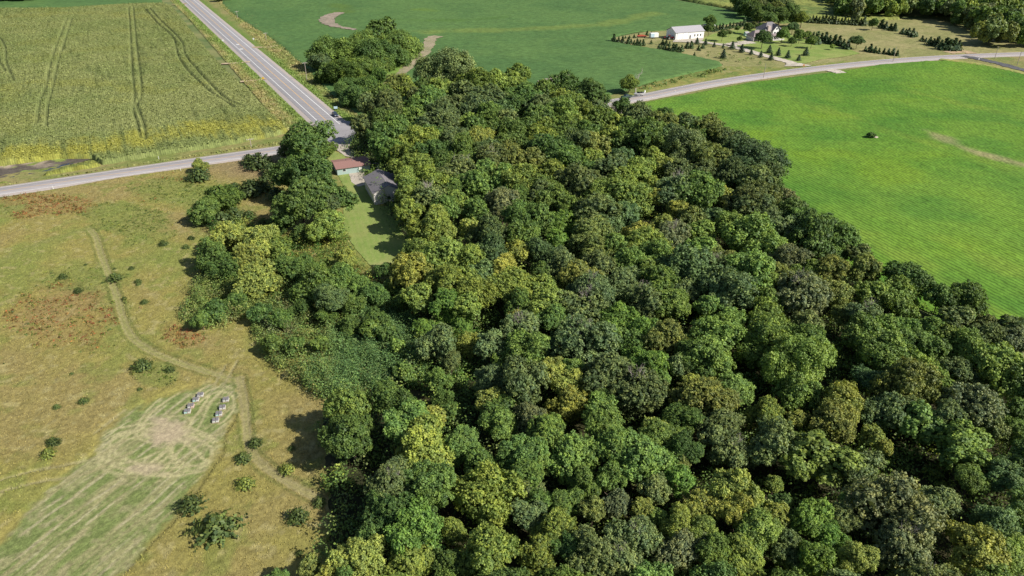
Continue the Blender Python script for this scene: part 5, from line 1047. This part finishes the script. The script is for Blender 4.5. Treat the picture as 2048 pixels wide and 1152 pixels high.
sign(362, 343, 1.2, .1, M['trim'], 'white marker post left of the lone juniper bush', 'post'); sign(1350, 184, 1.0, .1, M['trim'], 'small marker post on the road edge right of the boat', 'post'); sign(706, 279, 1.6, .3, M['trim'], 'small white sign at the corner of the junction by the trees'); sign(692, 286, 1.0, .1, M['steel'], 'short dark post beside the junction', 'post')
sign(1899, 106, 1.3, .1, M['trim'], 'white marker post by the bare bank below the conifer hedge', 'post'); sign(1957, 121.5, 1.0, .3, M['trim'], 'small white sign where the dark field track leaves the road')
# boulder with bush in the hay field, boulders near shrubs
def rock(x, y, r_, lab):
    b = V3(x, y); g = np.random.default_rng(int(x)); bm = bmesh.new(); bmesh.ops.create_icosphere(bm, subdivisions=3, radius=1)
    for v in bm.verts:
        n_ = math.sin(v.co.x*3+x)+math.cos(v.co.y*4+y)+math.sin(v.co.z*5); v.co *= 1+.10*n_; v.co.z *= .7
    me = bpy.data.meshes.new('boulder'); bm.to_mesh(me); bm.free(); me.materials.append(M['rock']); o = linkmesh('boulder', me); o.location = (b.x, b.y, r_*.4); o.scale = (r_,)*3; tag(o, lab, 'boulder')
rock(1750, 277, 1.0, 'pale boulder beside the dark bush in the bright green field'); rock(459, 552, .6, 'pale boulder at the edge of the shrubs, larger one'); rock(465, 560, .4, 'small pale boulder just right of the larger one by the shrubs')
r = tree(1742, 272, 7, 'd', BUSH, zc=1.0, group=None, name='bush', ground=.2, zone='x'); TREES.pop(); tag(r, 'dark bush beside the pale boulder in the bright green field', 'bush')
r = tree(400, 332, 15, 'Y', PUFF, zc=2.6, group=None, name='bush', ground=.1); TREES.pop(); tag(r, 'yellow bush standing behind the lone juniper by the county road', 'bush')

# ------------------------------------------------------------------ labels that single out each tree and conifer
ANCH = [(760, 210, 'by the utility pole near the junction'), (800, 300, 'right of the highway junction'), (810, 400, 'beside the pale gable barn'), (880, 175, 'at the top left edge of the wood'), (1040, 175, 'at the top edge of the wood'), (1190, 205, 'near the top right corner of the wood'),
        (950, 270, 'in the upper left part of the wood'), (1120, 280, 'in the upper middle of the wood'), (1260, 290, 'in the wood below the boat trailer'), (1390, 270, 'along the upper hay field edge'), (1500, 350, 'around the dark dome by the hay field'), (1590, 440, 'on the hay field edge left of mid field'),
        (970, 370, 'above the middle left of the wood'), (1130, 390, 'above the centre of the wood'), (1290, 400, 'right of the wood centre, upper part'), (1420, 420, 'between wood centre and hay field'), (850, 480, 'right of the mown lawn strip'), (1000, 470, 'around the blackish tree left of centre'), (1160, 480, 'at the very centre of the wood'),
        (1320, 500, 'right of the wood centre'), (1500, 500, 'below the dark dome by the hay field'), (1650, 510, 'on the hay field edge at middle right'), (860, 580, 'below the lawn strip'), (1020, 580, 'in the yellowish band left of centre'), (1160, 600, 'just below the centre of the wood'), (1300, 590, 'below right of the centre of the wood'),
        (1460, 600, 'around the big grey-green crown right of centre'), (1610, 620, 'around the big brown-grey crown at right'), (1760, 580, 'on the lower hay field edge'), (1900, 630, 'at the right end of the hay field edge'), (1020, 690, 'right of the vivid green gap'), (1180, 690, 'in the lower centre of the wood'), (1300, 720, 'around the vivid green crowns below centre'),
        (1440, 700, 'around the big round light green crown'), (1580, 740, 'by the tall pale green crown and the dark gap'), (1760, 720, 'in the right part of the wood'), (1920, 730, 'near the right border below the hay field'), (800, 830, 'at the left corner of the wood by the meadow'), (1000, 830, 'below the vivid green gap'), (1140, 800, 'along the bright yellow streak'),
        (1260, 820, 'right of the bright yellow streak'), (1420, 830, 'below the big round light green crown'), (1560, 860, 'in the lower right of centre'), (1700, 850, 'by the large bright yellow crown at right'), (1880, 860, 'around the feathery light green crowns'), (2040, 860, 'at the right border, lower part'), (780, 990, 'on the shaded lower left wood edge'),
        (920, 960, 'in the lower left of the wood'), (1080, 930, 'in the lower middle left of the wood'), (1240, 930, 'in the lower middle of the wood'), (1420, 980, 'around the yellow crowns at bottom centre'), (1580, 1030, 'around the vivid green crown near the bottom'), (1790, 1030, 'around the huge brown-grey crown at bottom right'), (1970, 1050, 'in the bottom right corner'),
        (700, 1120, 'at the bottom edge beside the meadow'), (840, 1080, 'around the round vivid green crown at bottom'), (1000, 1090, 'at the bottom edge left of centre'), (1200, 1100, 'at the bottom edge near the grey crowns'), (1420, 1120, 'at the bottom edge right of centre')]
GZ = {'young trees rising from the sumac thicket': [(430, 620, 'at the meadow end of the sumac thicket'), (590, 650, 'in the middle of the sumac thicket'), (790, 700, 'at the wood end of the sumac thicket')],
      'trees between meadow and lawn': [(615, 280, 'beside the highway junction'), (620, 380, 'in the dark stand left of the sheds'), (440, 410, 'among the junipers by the meadow'), (490, 520, 'in the yellow stand at the meadow edge'), (680, 480, 'at the left edge of the lawn strip'), (680, 585, 'above the sumac thicket'), (890, 720, 'in the vivid green gap')],
      'trees of the clump by the highway': [(660, 140, 'in the clump, end by the highway'), (770, 90, 'in the clump, end among soybeans'), (730, 190, 'at the foot of the clump')],
      'trees of the dark grove behind the house': [(1540, 20, 'in the dark grove behind the farmhouse')],
      'farmyard shade trees': [(1550, 80, 'on the farmhouse lawn'), (1440, 60, 'between white barn and farmhouse'), (1720, 80, 'in the pale meadow right of the farmhouse')],
      'trees of the wood': ANCH}
ORD = ['first', 'second', 'third', 'fourth', 'fifth', 'sixth', 'seventh', 'eighth', 'ninth', 'tenth', 'eleventh', 'twelfth', 'thirteenth', 'fourteenth', 'fifteenth', 'sixteenth', 'seventeenth', 'eighteenth', 'nineteenth', 'twentieth'] + [f'{i}th' for i in range(21, 80)]
bins = {}
for t in TREES:
    if t['zone']: tag(t['o'], f"{WORD[t['code']]} tree {t['zone']}", 'tree'); continue
    z = min(GZ[t['group']], key=lambda a: (a[0]-t['x'])**2+((a[1]-t['y'])*1.3)**2)[2]
    bins.setdefault((t['group'], z, t['code']), []).append(t)
for (gr, z, c), ts in bins.items():
    ts.sort(key=lambda t: t['x'])
    for i, t in enumerate(ts):
        n = len(ts); pre = '' if n == 1 else (['left ', 'right '][i] if n == 2 else f'{ORD[i]} from left, ')
        tag(t['o'], f"{pre}{WORD[c]} tree {z}", 'tree', gr)
bins = {}
for t in CONS: bins.setdefault(t['group'], []).append(t)
for gr, ts in bins.items():
    ts.sort(key=lambda t: t['x']); sub = gr
    for i, t in enumerate(ts):
        big = 'juniper' in gr; kind = 'juniper' if big else 'conifer'
        side = f'{ORD[i]} from the left' if i < len(ts)/2 else (f'{ORD[len(ts)-1-i]} from the right')
        tag(t['o'], f"{side} of the {gr}", kind, gr)
